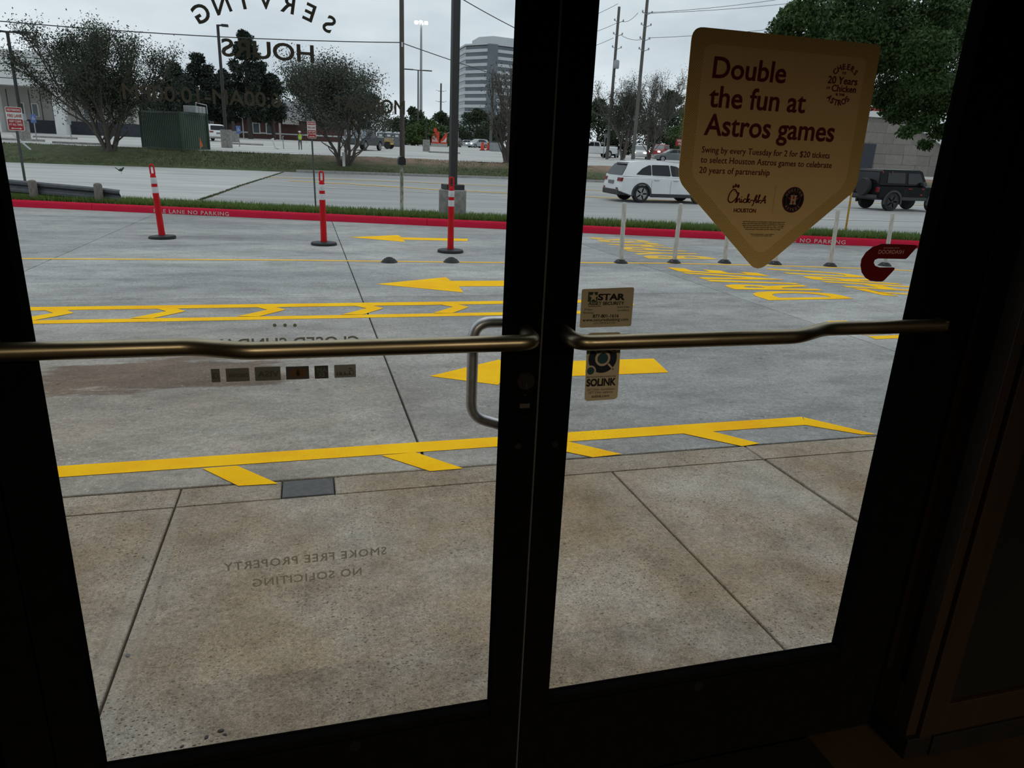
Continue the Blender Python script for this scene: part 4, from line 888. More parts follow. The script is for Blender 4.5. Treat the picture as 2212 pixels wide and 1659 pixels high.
SEDAN = dict(L=4.7, W=1.82, up=[(-2.2, .30), (-2.33, .45), (-2.33, .8), (-2.2, .98), (-1.5, 1.0), (.9, .95), (1.1, .93), (1.9, .80), (2.3, .65), (2.35, .4), (2.25, .25)], zb=.22, wx=(-1.38, 1.38), r=.33,
             gh=[(-1.75, .98), (-1.1, 1.35), (-.7, 1.43), (.1, 1.44), (.35, 1.38), (1.15, .93)], wb=.84, wr=.60,
             win=[[(-1.25, 1.03), (-.95, 1.30), (-.35, 1.36), (-.35, 1.02)], [(-.30, 1.02), (-.30, 1.36), (.15, 1.35), (.75, 1.0)]], ws=(4, 5), rw=(0, 1), doors=(-.33, .8), hz=.86)
PICK = dict(L=5.6, W=2.0, up=[(-2.7, .55), (-2.78, .62), (-2.76, 1.30), (-.62, 1.30), (-.60, 1.24), (1.1, 1.22), (1.25, 1.26), (2.45, 1.18), (2.72, 1.05), (2.78, .6), (2.65, .48)], zb=.48, wx=(-1.65, 1.80), r=.43,
            gh=[(-.66, 1.26), (-.52, 1.78), (-.3, 1.88), (.6, 1.90), (.8, 1.84), (1.42, 1.22)], wb=.93, wr=.70,
            win=[[(-.48, 1.33), (-.40, 1.74), (.18, 1.78), (.18, 1.32)], [(.24, 1.32), (.24, 1.78), (.66, 1.76), (1.08, 1.30)]], ws=(4, 5), rw=(0, 1), doors=(-.55, .21, 1.25), hz=1.12)
def car(name, label, loc, rz, sp, paintm, cat='car', group=None, lit=False, clad=False, rim=None, detail=True, scale=1.0, glass=None):
    t = thing(name, label, cat, loc, rz, group); t.scale = (scale,) * 3; W2 = sp['W'] / 2; r = sp['r']; ra = r * 1.16; zb = sp['zb']; glass = glass or M_CGLASS
    bot = []
    for wx in sorted(sp['wx'], reverse=True):
        a0 = math.asin(max(-1, min(1, (zb - r) / ra))); bot += [(wx + ra * math.cos(a), r + ra * math.sin(a)) for a in np.linspace(a0, math.pi - a0, 11)]
    poly = [tuple(p) for p in sp['up']] + [q for q in bot]; zt = max(p[1] for p in sp['up']); Lh = sp['L'] / 2
    def ring(y, k): return [(x * (1 - .035 * k * (abs(x) > Lh * .75)), y, z - (0.07 * k if z > zt - .35 else 0) + (.03 * k if z < zb + .05 and abs(x) < Lh else 0)) for x, z in poly]
    rings = [ring(-W2, 1), ring(-W2 + .07, .25), ring(-W2 + .22, 0), ring(W2 - .22, 0), ring(W2 - .07, .25), ring(W2, 1)]; n = len(poly); V = [p for R in rings for p in R]
    F = [(i * n + k, i * n + (k + 1) % n, (i + 1) * n + (k + 1) % n, (i + 1) * n + k) for i in range(5) for k in range(n)] + [tuple(range(n - 1, -1, -1)), tuple(5 * n + k for k in range(n))]
    body = MB().add(V, F).build('body', paintm, t, True)
    gh = sp['gh']; z0 = min(p[1] for p in gh); z1 = max(p[1] for p in gh); hw = lambda z: sp['wb'] + (sp['wr'] - sp['wb']) * ((z - z0) / (z1 - z0)) ** 1.25
    n = len(gh); V = [(x, -hw(z), z) for x, z in gh] + [(x, hw(z), z) for x, z in gh] ; F = [tuple(range(n)), tuple(range(2 * n - 1, n - 1, -1))] + [(k, k + 1, n + k + 1, n + k) for k in range(n - 1)]
    MB().add(V, F).build('cabin', paintm, t)
    for wpoly in sp['win']:
        for s_ in (-1, 1):
            R = rounded(wpoly, .05, 3); MB().prism(R, lambda u, w: Vector((u, s_ * (hw(w) - .004), w)), lambda u, w: Vector((u, s_ * (hw(w) + .012), w))).build('side_window', glass, t)
    for nm, (a, b) in (('windshield', sp['ws']), ('rear_window', sp['rw'])):
        pa, pb = np.array(gh[a]), np.array(gh[b]); d = pb - pa; nrm = np.array([-d[1], d[0]]) / np.linalg.norm(d); q0, q1 = pa + d * .12, pa + d * .92
        o_ = nrm * .012; V = []
        for q in (q0, q1):
            for s_ in (-1, 1): V.append((q[0] + o_[0], s_ * (hw(q[1]) - .09), q[1] + o_[1]))
        if nm == 'rear_window' and b - a > 1:
            pm_ = np.array(gh[a + 1]); V = [(pa[0] + .02 - .03, s_ * (hw(pa[1]) - .1), pa[1] + .05) for s_ in (-1, 1)] + [(pm_[0] - .03, s_ * (hw(pm_[1]) - .06), pm_[1]) for s_ in (-1, 1)] + [(pb[0] - .03, s_ * (hw(pb[1]) - .05), pb[1] - .03) for s_ in (-1, 1)]
            MB().add(V, [(0, 1, 3, 2), (2, 3, 5, 4)]).build(nm, M_CGLASS, t, fix=False)
        else: MB().add(V, [(0, 1, 3, 2)]).build(nm, M_CLEAR if nm == 'windshield' else glass, t, fix=False)
    for wx in sp['wx']:
        for s_ in (-1, 1):
            Mw = Matrix.Translation((wx, s_ * (W2 - .12), r)); tw = .11
            w_ = MB().lathe([(r * .66, -tw), (r * .92, -tw), (r, -tw * .7), (r, tw * .7), (r * .92, tw), (r * .66, tw)], n=24, axis='y', M=Mw).build('wheel', M_TYRE, t, True)
            rm = rim or M_RIM; MB().lathe([(0, -.03), (r * .66, -.03), (r * .66, .03), (0, .03)], n=20, axis='y', M=Mw).build('hub_well', M_RIMB, w_)
            sb = MB()
            for k in range(5 if detail else 0):
                a = 2 * math.pi * k / 5 + .3; sb.box(-.028, .028, -.014, .014, 0, r * .64, Mw @ Matrix.Translation((0, s_ * tw * 1.03, 0)) @ Matrix.Rotation(a, 4, 'Y'))
            sb.lathe([(r * .60, -.014), (r * .67, -.014), (r * .67, .014), (r * .60, .014)], n=24, axis='y', M=Mw @ Matrix.Translation((0, s_ * tw * 1.03, 0))); sb.lathe([(.06, -.02), (.06, .02)], n=10, axis='y', M=Mw @ Matrix.Translation((0, s_ * tw * 1.03, 0)))
            sb.build('rim', rm, w_)
    # lamps, plate, handles, mirrors
    hz = sp['hz']; xr, xf = min(p[0] for p in sp['up']), max(p[0] for p in sp['up'])
    for s_ in (-1, 1):
        MB().bbox(xf - .16, xf - .005, min(s_ * (W2 - .42), s_ * (W2 - .06)), max(s_ * (W2 - .42), s_ * (W2 - .06)), hz - .27, hz - .10, .03).build('headlamp', M_HEAD if lit else M_LAMPC, t)
        y0, y1 = sorted((s_ * (W2 - .40), s_ * (W2 + .004))); xl = min(p[0] for p in sp['up'] if p[1] > .7)
        if sp is SUV: MB().prism([(-2.345, .86), (-2.31, 1.0), (-1.78, 1.0), (-1.88, .90), (-2.10, .84)], lambda u, w: Vector((u, s_ * (W2 - .38), w)), lambda u, w: Vector((u, s_ * (W2 - .012), w))).build('tail_lamp', M_TAIL, t)
        else: MB().bbox(xl - .012, xl + .10, s_ * (W2 - .22) if s_ > 0 else -(W2 - .02), (W2 - .02) if s_ > 0 else -(W2 - .22), hz - .20, hz + .02, .02).build('tail_lamp', M_TAIL, t)
        MB().bbox(sp['gh'][-1][0] - .42, sp['gh'][-1][0] - .22, min(s_ * (W2 - .03), s_ * (W2 + .17)), max(s_ * (W2 - .03), s_ * (W2 + .17)), z0 + .03, z0 + .19, .03).build('mirror', paintm if sp is not JEEP else M_CLAD, t)
        if detail:
            for dx in sp['doors'][:-1] if len(sp['doors']) > 2 else sp['doors'][:1]: MB().bbox(dx + .10, dx + .34, min(s_ * (W2 - .02), s_ * (W2 + .03)), max(s_ * (W2 - .02), s_ * (W2 + .03)), hz - .03, hz + .01, .01).build('door_handle', M_CHROME if sp is not JEEP else M_TAIL, t)
            for dx in sp['doors']: MB().box(dx - .006, dx + .006, min(s_ * (W2 - .02), s_ * (W2 + .001)), max(s_ * (W2 - .02), s_ * (W2 + .001)), zb + .12, z0 - .12).build('door_seam', M_CLAD, t)
    MB().bbox(xr - .015, xr + .05, -.26, .26, hz - .22 if sp is SUV else .62, hz - .08 if sp is SUV else .76, .01).build('licence_plate', M_PLATE, t)
    if clad:
        for s_ in (-1, 1):
            for wx in sp['wx']:
                V = []; A = np.linspace(-.25, math.pi + .25, 15)
                for y in (s_ * (W2 - .06), s_ * (W2 + .022)):
                    for k in (1.02, 1.24): V += [(wx + r * k * math.cos(a), y, r + r * k * math.sin(a)) for a in A]
                m_ = len(A); F = []
                for q0, q1 in ((0, 1), (2, 3), (1, 3), (0, 2)): F += [(q0 * m_ + k, q0 * m_ + k + 1, q1 * m_ + k + 1, q1 * m_ + k) for k in range(m_ - 1)]
                MB().add(V, F).build('wheel_arch', M_CLAD, t)
            MB().bbox(sp['wx'][0] + r * 1.2, sp['wx'][1] - r * 1.2, min(s_ * (W2 - .1), s_ * (W2 + .015)), max(s_ * (W2 - .1), s_ * (W2 + .015)), zb - .03, zb + .12, .02).build('sill', M_CLAD, t)
        MB().bbox(xr - .01, xr + .5, -W2 + .1, W2 - .1, zb + .02, .52, .04).build('rear_bumper', M_CLAD, t)
    return t
# white SUV on the street
w = ZP(1383, 438, -0.62); SUVC = car('suv', 'white SUV driving right on the street behind the white lane posts', (w[0] + 1.33 * 1.02, w[1] + .93, -.62), 0.0, SUV, P_WHITE, clad=True, scale=1.02)
for s_ in (-1, 1): MB().bbox(-1.6, .4, s_ * .60 - .02, s_ * .60 + .02, 1.70, 1.725, .008).build('roof_rail', M_CHROME, SUVC)
MB().bbox(-2.06, -1.80, -.62, .62, 1.60, 1.64, .015).build('spoiler', P_WHITE, SUVC)
for s_ in (-1, 1): MB().bbox(-2.385, -2.25, s_ * .68 - .11, s_ * .68 + .11, .52, .60, .02).build('reflector', M_TAIL, SUVC)
# black off-roader
w = ZP(1922, 456, -0.62); JP = car('off_roader', 'black two-door off-roader with rear spare wheel and red accents', (w[0] + 1.10, w[1] + .86, -.62), 0.0, JEEP, P_BLACK, clad=True, rim=M_RIMB)
sw_ = MB().lathe([(.26, -.12), (.38, -.12), (.40, -.08), (.40, .08), (.38, .12), (.26, .12)], n=24, axis='x', M=Matrix.Translation((-2.12, -.08, 1.02))).build('spare_wheel', M_TYRE, JP, True)
MB().lathe([(0, -.06), (.27, -.06), (.27, .06), (0, .06)], n=20, axis='x', M=Matrix.Translation((-2.14, -.08, 1.02))).build('spare_rim', M_RIMB, sw_)
MB().bbox(-2.12, -1.9, -.82, .82, .55, .70, .03).build('rear_bumper_bar', M_CLAD, JP)
for x in (-1.86, -1.35): MB().bbox(x, x + .05, -.80, -.765, 1.66, 1.76, .008).build('roof_latch', M_TAIL, JP)
for x, z in ((.42, .98), (.38, .72)): MB().bbox(x, x + .14, -.905, -.87, z, z + .07, .01).build('door_hinge', M_TAIL, JP)
w = ZP(2004, 386, -0.62); car('sedan', 'white car partly hidden beyond the black off-roader', (w[0], w[1], -.62), 0.0, SEDAN, P_WHITE, scale=1.02)
# parked and waiting vehicles in the lot
def lotcar(px, py, rz, *a, **k): 
    p = GP(px, py); return p, rz
def park(name, label, px, py, deg, sp, pm_, far=False, **k):
    p = GP(px, py) if not far else np.array([float(DP(px, 300, py)[0]), py, h(0, py)]); return car(name, label, p, math.radians(deg), sp, pm_, group='vehicles in the far lot', detail=False, **k)
park('suv', 'white SUV parked beside the green shipping container', 455, 304, 118, SUV, P_WHITE)
park('pickup', 'black pickup parked before the brick building', 632, 298, 160, PICK, P_BLACK)
park('suv', 'black SUV partly hidden behind the fire lane sign', 705, 301, 160, SUV, P_BLACK)
park('pickup', 'charcoal pickup facing the street in front of the portable toilets', 786, 324.5, -118, PICK, P_DGREY)
p = GP(824, 321); tr_ = thing('trailer', 'small yellow utility trailer behind the charcoal pickup', 'trailer', p, math.radians(-20))
MB().bbox(-1.2, 1.2, -.7, .7, .45, .62, .03).build('deck', mat('yellow_steel', (.55, .36, .03), None, 6), tr_); MB().box(-1.2, 1.15, -.66, -.6, .62, 1.15).box(-1.2, 1.15, .6, .66, .62, 1.15).build('side_board', mat('tan_plywood', (.34, .27, .16), None, 6), tr_)
for s_ in (-1, 1):
    MB().lathe([(.2, -.1), (.36, -.1), (.38, 0), (.36, .1), (.2, .1)], c=(.85, s_ * .8, .38), n=16, axis='y').build('wheel', M_TYRE, tr_, True); MB().bbox(.45, 1.25, s_ * .8 - .13, s_ * .8 + .13, .76, .80, .01).build('fender', MATS['yellow_steel'], tr_)
park('pickup', 'white pickup at the far left of the waiting traffic', 1281, 340, 175, PICK, P_WHITE)
park('sedan', 'black car waiting behind the crape myrtle trunks', 1318, 340, -120, SEDAN, P_BLACK, lit=True)
park('suv', 'white SUV with lit headlamps waiting between the crape myrtles', 1382, 343, -118, SUV, P_WHITE, lit=True)
park('pickup', 'red pickup with lit headlamps waiting in traffic', 1428, 343, -140, PICK, P_RED, lit=True)
park('sedan', 'grey car in front of the red pickup', 1452, 350, 168, SEDAN, P_GREY)
park('sedan', 'pale blue car far behind the dark light pole', 1005, 150, 175, SEDAN, P_SILV, far=True)
park('suv', 'silver car beyond the orange barriers', 1032, 145, -150, SUV, P_SILV, lit=True, far=True)
park('sedan', 'white car with lit headlamps right of the grey barrier', 1100, 118, -130, SEDAN, P_WHITE, lit=True, far=True)
park('suv', 'dark car with lit headlamps behind the light pole shaft', 981, 140, -120, SUV, P_BLACK, lit=True, far=True)

# ================================================================ green container
M_CONT = mat('green_container_paint', (0.016, 0.040, 0.022), (0.028, 0.058, 0.034), 1.4, 0.55, detail=8, stretch=(1, 1, 2)); 
pc = GP(397, 326.5); pl_ = DP(308, 300, pc[1] + 3.4); pr2 = DP(450, 300, pc[1] + 4.2)
aL = math.atan2(3.4, pl_[0] - pc[0]); ht = zat(397, 241, pc) - pc[2]
LL = float(math.hypot(pl_[0] - pc[0], 3.4)); LR = float(math.hypot(pr2[0] - pc[0], 4.2)); aR = math.atan2(4.2, pr2[0] - pc[0])
ct = thing('shipping_container', 'dark green corrugated shipping container on the grass bank', 'container', pc)
def corr(a, L, nm, n=22, base=None):                     # one corrugated side running away from the near corner
    u = np.array([math.cos(a), math.sin(a)]); b0 = np.array([0, 0]) if base is None else base; nn = np.array([-u[1], u[0]]); 
    if base is None and nn[1] > 0: nn = -nn
    P = []
    for k in range(n):
        for q, d in ((.0, 0), (.28, 0), (.40, .04), (.85, .04)): P.append(b0 + u * (.08 + (L - .16) * (k + q) / n) - nn * d)
    m_ = len(P); V = [(p[0], p[1], .14) for p in P] + [(p[0], p[1], ht - .1) for p in P]
    return MB().add(V, [(i, i + 1, m_ + i + 1, m_ + i) for i in range(m_ - 1)]).build(nm, M_CONT, ct)
corr(aL, LL, 'corrugated_side'); corr(aR, LR, 'corrugated_side', 12)
uL, uR = np.array([math.cos(aL), math.sin(aL)]) * LL, np.array([math.cos(aR), math.sin(aR)]) * LR
for c_, nm in (((0, 0), 'corner_post'), (tuple(uL), 'corner_post'), (tuple(uR), 'corner_post'), (tuple(uL + uR), 'corner_post')): MB().box(c_[0] - .08, c_[0] + .08, c_[1] - .08, c_[1] + .08, 0, ht).build(nm, M_CONT, ct)
for z0, z1, nm in ((.0, .15, 'bottom_rail'), (ht - .12, ht, 'top_rail')):
    MB().prism([(0, -.02), (uL[0], uL[1]), (uL[0] + uR[0], uL[1] + uR[1]), (uR[0], uR[1])], lambda u, w: (u, w, z0), lambda u, w: (u, w, z1)).build(nm, M_CONT, ct)
ac = thing('rooftop_equipment', 'pale rack of boxes lying on top of the green container', 'equipment', (pc[0] + uR[0] * .55, pc[1] + uR[1] * .55, pc[2] + ht), aR)
for k in range(3): MB().bbox(-.9 + k * .62, -.36 + k * .62, -.4, .4, 0, .42, .04).build('box', mat('pale_metal_box', (.36, .37, .37), None, 5, .5), ac)
MB().tube([(-.9, -.45, .0), (-.9, -.45, .62), (.95, -.45, .55), (.95, -.45, 0)], .03, 6).build('frame', M_STEEL2, ac)
p = GP(434, 331); fl = thing('marker_flag', 'small orange marker flag in front of the green container', 'flag', p); MB().tube([(0, 0, 0), (0, 0, .7)], .01, 5).build('wire', M_STEEL2, fl)
MB().prism([(0, .3), (.16, .45), (.02, .95), (0, .95)], lambda u, w: (u, -.006, w), lambda u, w: (u, .006, w)).build('cloth', mat('orange_cloth', (.75, .14, .02), None, 4), fl)

# ================================================================ portable toilets
M_TOI = mat('grey_plastic_cabin', (0.10, 0.11, 0.12), (0.13, 0.14, 0.15), 2, 0.6); M_TOIR = mat('white_plastic_roof', (0.58, 0.60, 0.62), (0.52, 0.54, 0.56), 3, 0.6)
p0 = np.array([float(DP(867, 305, 98.0)[0]), 98.0, h(0, 98.0)])
def toilet(label):
    t = thing('portable_toilet', label, 'portable toilet', (0, 0, 0), 0, 'row of portable toilets'); MB().bbox(-.58, .58, -.58, .58, 0, 2.0, .05).build('cabin', M_TOI, t)
    MB().prism([(-.62, 2.0), (.62, 2.0), (.55, 2.16), (.3, 2.27), (0, 2.30), (-.3, 2.27), (-.55, 2.16)], lambda u, w: (u, -.62, w), lambda u, w: (u, .62, w)).build('roof', M_TOIR, t, True)
    d = MB().bbox(-.40, .40, -.61, -.57, .12, 1.88, .02).build('door', M_TOI, t); MB().box(-.26, .26, -.62, -.608, 1.5, 1.78).build('vent_panel', M_TOIR, d); MB().bbox(.28, .36, -.65, -.6, .95, 1.05, .01).build('latch', M_BLACK, d); return t
kx = 1.0; names = ['rightmost', 'second from right', 'third from right', 'fourth from right', 'fifth from right', 'sixth from right', 'leftmost']
tproto = toilet('')
W1 = float(DP(866, 300, p0[1])[0] - DP(849, 300, p0[1])[0])
for i, nm in enumerate(names):
    t = tproto if i == 0 else copy_tree(tproto); t['label'] = 'grey portable toilet with white domed roof, %s in the row' % nm
    x = p0[0] - W1 * .55 - i * W1; y = p0[1] + i * .3; t.location = (x, y, h(x, y)); s_ = W1 / 1.26; t.scale = (s_, s_, s_); t.rotation_euler = (0, 0, math.radians(-8))

# ================================================================ buildings
M_STORE = mat('beige_panel_wall', (0.36, 0.34, 0.315), (0.42, 0.40, 0.37), .6, 0.8); M_FASC = mat('white_fascia_panel', (0.66, 0.66, 0.65), (0.60, 0.60, 0.59), .8, 0.7); M_NAVY = mat('navy_base_band', (0.02, 0.024, 0.036), (0.03, 0.034, 0.046), 2, 0.7)
M_WIN = mat('building_glass', (0.05, 0.065, 0.07), (0.09, 0.11, 0.115), .6, 0.1, spec=0.7)
YS = 88.0; XD = lambda px, py, y: float(DP(px, py, y)[0]); ZD = lambda px, py, y: float(DP(px, py, y)[2])
sb_ = thing('store_building', 'large pale store with white fascia and square pillars at far left', 'building', (XD(0, 280, YS), YS, h(0, YS)))
ox, oy, oz = sb_.location
zf0, zf1 = ZD(20, 184, YS - 4) - oz, ZD(20, 106, YS - 4) - oz; xE = XD(284, 200, YS) - ox
MB().box(-25, xE, 0, 3, 0, zf0 + .3).build('wall', M_STORE, sb_)
for k in range(5): MB().bbox(-25, XD(150, 200, YS - 4) - ox, -4 - .02 * (k % 2), 0, zf0 + (zf1 - zf0) * k / 5 + .03, zf0 + (zf1 - zf0) * (k + 1) / 5 - .03, .02).build('fascia_panel', M_FASC, sb_)
for px in (-12, 128): MB().bbox(XD(px - 11, 240, YS - 3.6) - ox, XD(px + 11, 240, YS - 3.6) - ox, -3.9, -2.6, -.2, zf0 + .1, .04).build('pillar', M_FASC, sb_)
for px in range(-30, 330, 24): MB().box(XD(px, 230, YS) - ox - .03, XD(px, 230, YS) - ox + .03, -.04, 0, 1.0, zf0 - .2).build('panel_joint', M_NAVY, sb_)
for a, b in ((38, 54), (68, 84), (178, 196)):
    f = MB().bbox(XD(a, 235, YS) - ox, XD(b, 235, YS) - ox, -.08, 0.0, ZD(60, 252, YS) - oz, ZD(60, 222, YS) - oz, .03).build('window', M_FASC, sb_)
    MB().box(XD(a, 235, YS) - ox + .12, XD(b, 235, YS) - ox - .12, -.1, -.07, ZD(60, 252, YS) - oz + .1, ZD(60, 222, YS) - oz - .1).build('pane', M_WIN, f)
MB().bbox(XD(52, 260, YS - 1) - ox, XD(122, 260, YS - 1) - ox, -1.1, -.9, 0, ZD(80, 259, YS - 1) - oz, .02).build('base_wall', M_NAVY, sb_); MB().bbox(XD(150, 260, YS - 1) - ox, XD(300, 260, YS - 1) - ox, -1.1, -.9, 0, ZD(220, 265, YS - 1) - oz, .02).build('base_wall', M_NAVY, sb_)
# soil heap
p = GP(285, 287); hm = MB(); V = []; 
hm.lathe([(2.4, -.1), (2.1, .25), (1.5, .85), (.9, 1.35), (.4, 1.75), (0, 1.85)], n=14); hm.v = [(x * (1 + .15 * math.sin(5 * x + z)), y, z * (1 + .12 * math.sin(3 * y + 2 * x))) for x, y, z in hm.v]
o = hm.build('soil_heap', mat('brown_soil', (.05, .04, .034), (.08, .065, .055), 3, .95, bp=.5), None, True); o.location = (float(p[0]), float(p[1]), float(p[2])); tag(o, 'dark brown heap of soil left of the green container', 'soil heap')
# brick building
def m_brick():
    m, t, b, o = nt('red_brick_wall'); bt = nd(t, 'ShaderNodeTexBrick'); co = nd(t, 'ShaderNodeTexCoord').outputs['Object']; mp_ = nd(t, 'ShaderNodeMapping'); mp_.inputs['Rotation'].default_value = (math.pi / 2, 0, 0); t.links.new(co, mp_.inputs['Vector']); t.links.new(mp_.outputs[0], bt.inputs['Vector'])
    bt.inputs['Color1'].default_value = (.075, .028, .024, 1); bt.inputs['Color2'].default_value = (.10, .04, .034, 1); bt.inputs['Mortar'].default_value = (.12, .10, .09, 1); bt.inputs['Scale'].default_value = 4.0; t.links.new(bt.outputs['Color'], b.inputs['Base Color']); b.inputs['Roughness'].default_value = .9; return m
M_BRICK = m_brick(); M_ROOFG = mat('grey_shingle_roof', (.17, .18, .185), (.23, .24, .245), 3, .9)
YB_ = 122.0; bb = thing('brick_building', 'low red brick building with grey hipped roof behind the pines', 'building', (XD(450, 290, YB_), YB_, .9)); ox, oy, oz = bb.location
xe = XD(760, 290, YB_) - ox; ze = ZD(560, 257, YB_) - oz
MB().box(-3, xe, 0, 12, -.3, ze).build('wall', M_BRICK, bb)
zr = ZD(560, 226, YB_) - oz
MB().add([(-4, -.9, ze), (xe + 1, -.9, ze), (xe + 1, 13, ze), (-4, 13, ze), (3, 6, zr + 1), (xe - 6, 6, zr + 1)], [(0, 1, 5, 4), (1, 2, 5), (2, 3, 4, 5), (3, 0, 4), (0, 3, 2, 1)]).build('roof', M_ROOFG, bb)
MB().box(-3, xe, -.06, 0, .75, .95).build('stone_band', M_TOIR, bb)
for a, b_ in ((449, 458), (545, 562), (574, 592)):
    f = MB().box(XD(a, 275, YB_) - ox, XD(b_, 275, YB_) - ox, -.12, 0, .7, ze - .55).build('window', M_FASC, bb); MB().box(XD(a, 275, YB_) - ox + .15, XD(b_, 275, YB_) - ox - .15, -.14, -.11, .85, ze - .7).build('pane', M_WIN, f)
for px in (461, 525): MB().box(XD(px, 275, YB_) - ox - .08, XD(px, 275, YB_) - ox + .08, -.2, -.03, 0, ze).build('downspout', M_TOIR, bb)
MB().box(XD(612, 275, YB_) - ox, XD(646, 275, YB_) - ox, -4, 0, ze - .6, ze + .3).build('porch_roof', M_STORE, bb); MB().box(XD(604, 275, YB_) - ox, XD(608, 275, YB_) - ox, -3.9, -3.5, -.3, ze - .5).build('porch_column', M_STORE, bb)
# office tower
M_TWC = mat('pale_precast', (.50, .52, .54), (.44, .46, .48), .05, .8); M_TWG = mat('tower_glass', (.075, .095, .11), (.12, .145, .16), .08, .3)
YT = 430.0; tw_ = thing('office_tower', 'pale banded office tower rising behind the trees', 'building', (XD(1062, 300, YT), YT, 0.0), 0.0); ox = tw_.location[0]
zt = ZD(1062, 96, YT); xl, xr_ = XD(1006, 200, YT + 12) - ox, XD(1175, 200, YT + 15) - ox; xc = XD(1054, 200, YT) - ox
foot = [(xl, 14), (xc, 0), (xr_, 10), (xr_, 40), (xl, 44)]; nf = 15
MB().prism(foot, lambda u, w: (u, w, 0), lambda u, w: (u, w, zt - .5)).build('glazing', M_TWG, tw_)
cen = np.mean(foot, 0); foot2 = [tuple(np.array(q) + (np.array(q) - cen) / np.linalg.norm(np.array(q) - cen) * .5) for q in foot]
for k in range(nf + 1):
    z_ = zt * k / nf; MB().prism(foot2, lambda u, w: (u, w, z_ - .1), lambda u, w: (u, w, min(z_ + 1.55, zt + .8))).build('floor_band', M_TWC, tw_)
MB().box(xc - .9, xc + 5.0, -.7, 3, 0, zt + .2).build('corner_glazing', M_TWG, tw_)
f3 = [tuple(np.array(q) * .62 + cen * .38) for q in foot]; MB().prism(f3, lambda u, w: (u, w, zt), lambda u, w: (u, w, zt + 5.5)).build('penthouse', M_TWC, tw_)
# panelled warehouse at right
YW = 62.0; M_PAN = [mat('stone_panel_%s' % a, c, tuple(v * .85 for v in c), 2.5, .9, bp=.3) for a, c in (('tan', (.215, .19, .17)), ('grey', (.20, .178, .16)), ('buff', (.23, .203, .182)))]
wh = thing('warehouse', 'tan stone-panelled wall building with white sloped eaves behind the black off-roader', 'building', (XD(1878, 360, YW), YW, h(20, YW))); ox, oy, oz = wh.location
xW = XD(2120, 330, YW) - ox; topz = lambda x: (ZD(1890, 252, YW) - oz) if x < (XD(1950, 260, YW) - ox) else (ZD(1890, 252, YW) - oz) - (x - (XD(1950, 260, YW) - ox)) * .42
MB().prism([(-12, -.2), (xW, -.2), (xW, topz(xW)), (XD(1950, 260, YW) - ox, topz(0)), (-12, topz(0))], lambda u, w: (u, .12, w), lambda u, w: (u, 9, w)).build('wall_core', M_PAN[1], wh)
rw = random.Random(5); z_ = 0.0
for row in range(9):
    hh = .95 + .12 * rw.random(); x = -1.2 - rw.random()
    while x < xW:
        w_ = rw.choice((1.2, 1.7, 2.2, 2.9)); tz = min(topz(x + .05), topz(x + w_ - .05))
        if z_ + hh < tz + .02: MB().bbox(x + .008, x + w_ - .008, rw.uniform(-.02, .02), .14, z_ + .008, z_ + hh - .008, .006).build('panel', rw.choice(M_PAN), wh)
        x += w_
    z_ += hh
xk_ = XD(1950, 260, YW) - ox
MB().prism([(-12, topz(0) - .05), (xk_, topz(0) - .05), (xW, topz(xW) - .05), (xW, topz(xW) + .45), (xk_, topz(0) + .5), (-12, topz(0) + .5)], lambda u, w: (u, -.15, w), lambda u, w: (u, .1, w)).build('eave_board', M_FASC, wh)
MB().box(-12, xk_ - 1.2, -.1, .3, topz(0) + .5, topz(0) + .85).build('red_stripe', M_SIGNR, wh); MB().box(-12, .25, -.12, .1, .5, 2.9).build('dark_opening', M_NAVY, wh)

# ================================================================ trees
pb = GP(238, 327)
crape('crape myrtle with many fanned trunks left of the green container', pb, zat(150, 42, pb) - pb[2], (XD(375, 200, pb[1]) - XD(20, 200, pb[1])) / 2, 11, 46000, .125, 7, M_LEAF_C, zmin=.34, tr=.13, lev=4, lean=.42, shift=(-.7, 0), dens=.30)
pb = GP(742, 358)
crape('crape myrtle with grey foliage behind the mailbox and fire lane sign', pb, zat(742, 112, pb) - pb[2], (XD(872, 200, pb[1]) - XD(598, 200, pb[1])) / 2 * 1.1, 23, 42000, .125, 5, M_LEAF_D, tr=.12, lev=4, lean=.34, dens=.34, zmin=.40, shift=(.9, 0))
for px, py, top, x0, x1, sd, lb in ((1345, 346, 152, 1272, 1412, 31, 'twiggy crape myrtle nearest the door mullion, above the white SUV'), (1400, 345, 140, 1330, 1482, 37, 'twiggy crape myrtle left of the yellow pennant poster'), (1095, 352, 130, 1010, 1180, 41, 'thin crape myrtle in front of the office tower')):
    pb = GP(px, py); crape(lb, pb, zat(px, top, pb) - pb[2], (XD(x1, 200, pb[1]) - XD(x0, 200, pb[1])) / 2, sd, 11000 if sd < 41 else 2600, .14, 5, M_LEAF_D, tr=.12, lev=4, lean=.30, dens=.30)
def bgtree(kind, label, px, top, wpx, y, sd, nl=6000, ls=.5, **k):
    b = np.array([XD(px, 300, y), y, h(0, y)]); H = ZD(px, top, y) - b[2]; rx = wpx / 2 / FPX * (y + 1.26) * 1.06
    m = {'p': M_LEAF_P, 'b': M_LEAF_B, 'g': M_LEAF_B2}[kind]
    return blob_tree(label, b, H, rx, sd, nl, ls, m, M_BARK2, group='trees behind the lot', **k)
bgtree('p', 'tall dark pine rising highest above the brick building', 542, 62, 95, 108, 51, 22000, .36, zlo=.22, clumps=60, cl=.30, shape=.7, taper=.55, trunk=.35, name='pine')
bgtree('p', 'dark pine with a rounded top left of the tallest pine', 445, 112, 100, 112, 52, 18000, .36, zlo=.28, clumps=46, cl=.30, shape=.8, taper=.3, trunk=.32, name='pine')
bgtree('p', 'slim dark pine directly behind the green container', 392, 140, 80, 116, 53, 12000, .36, zlo=.25, clumps=34, cl=.36, trunk=.28, name='pine')
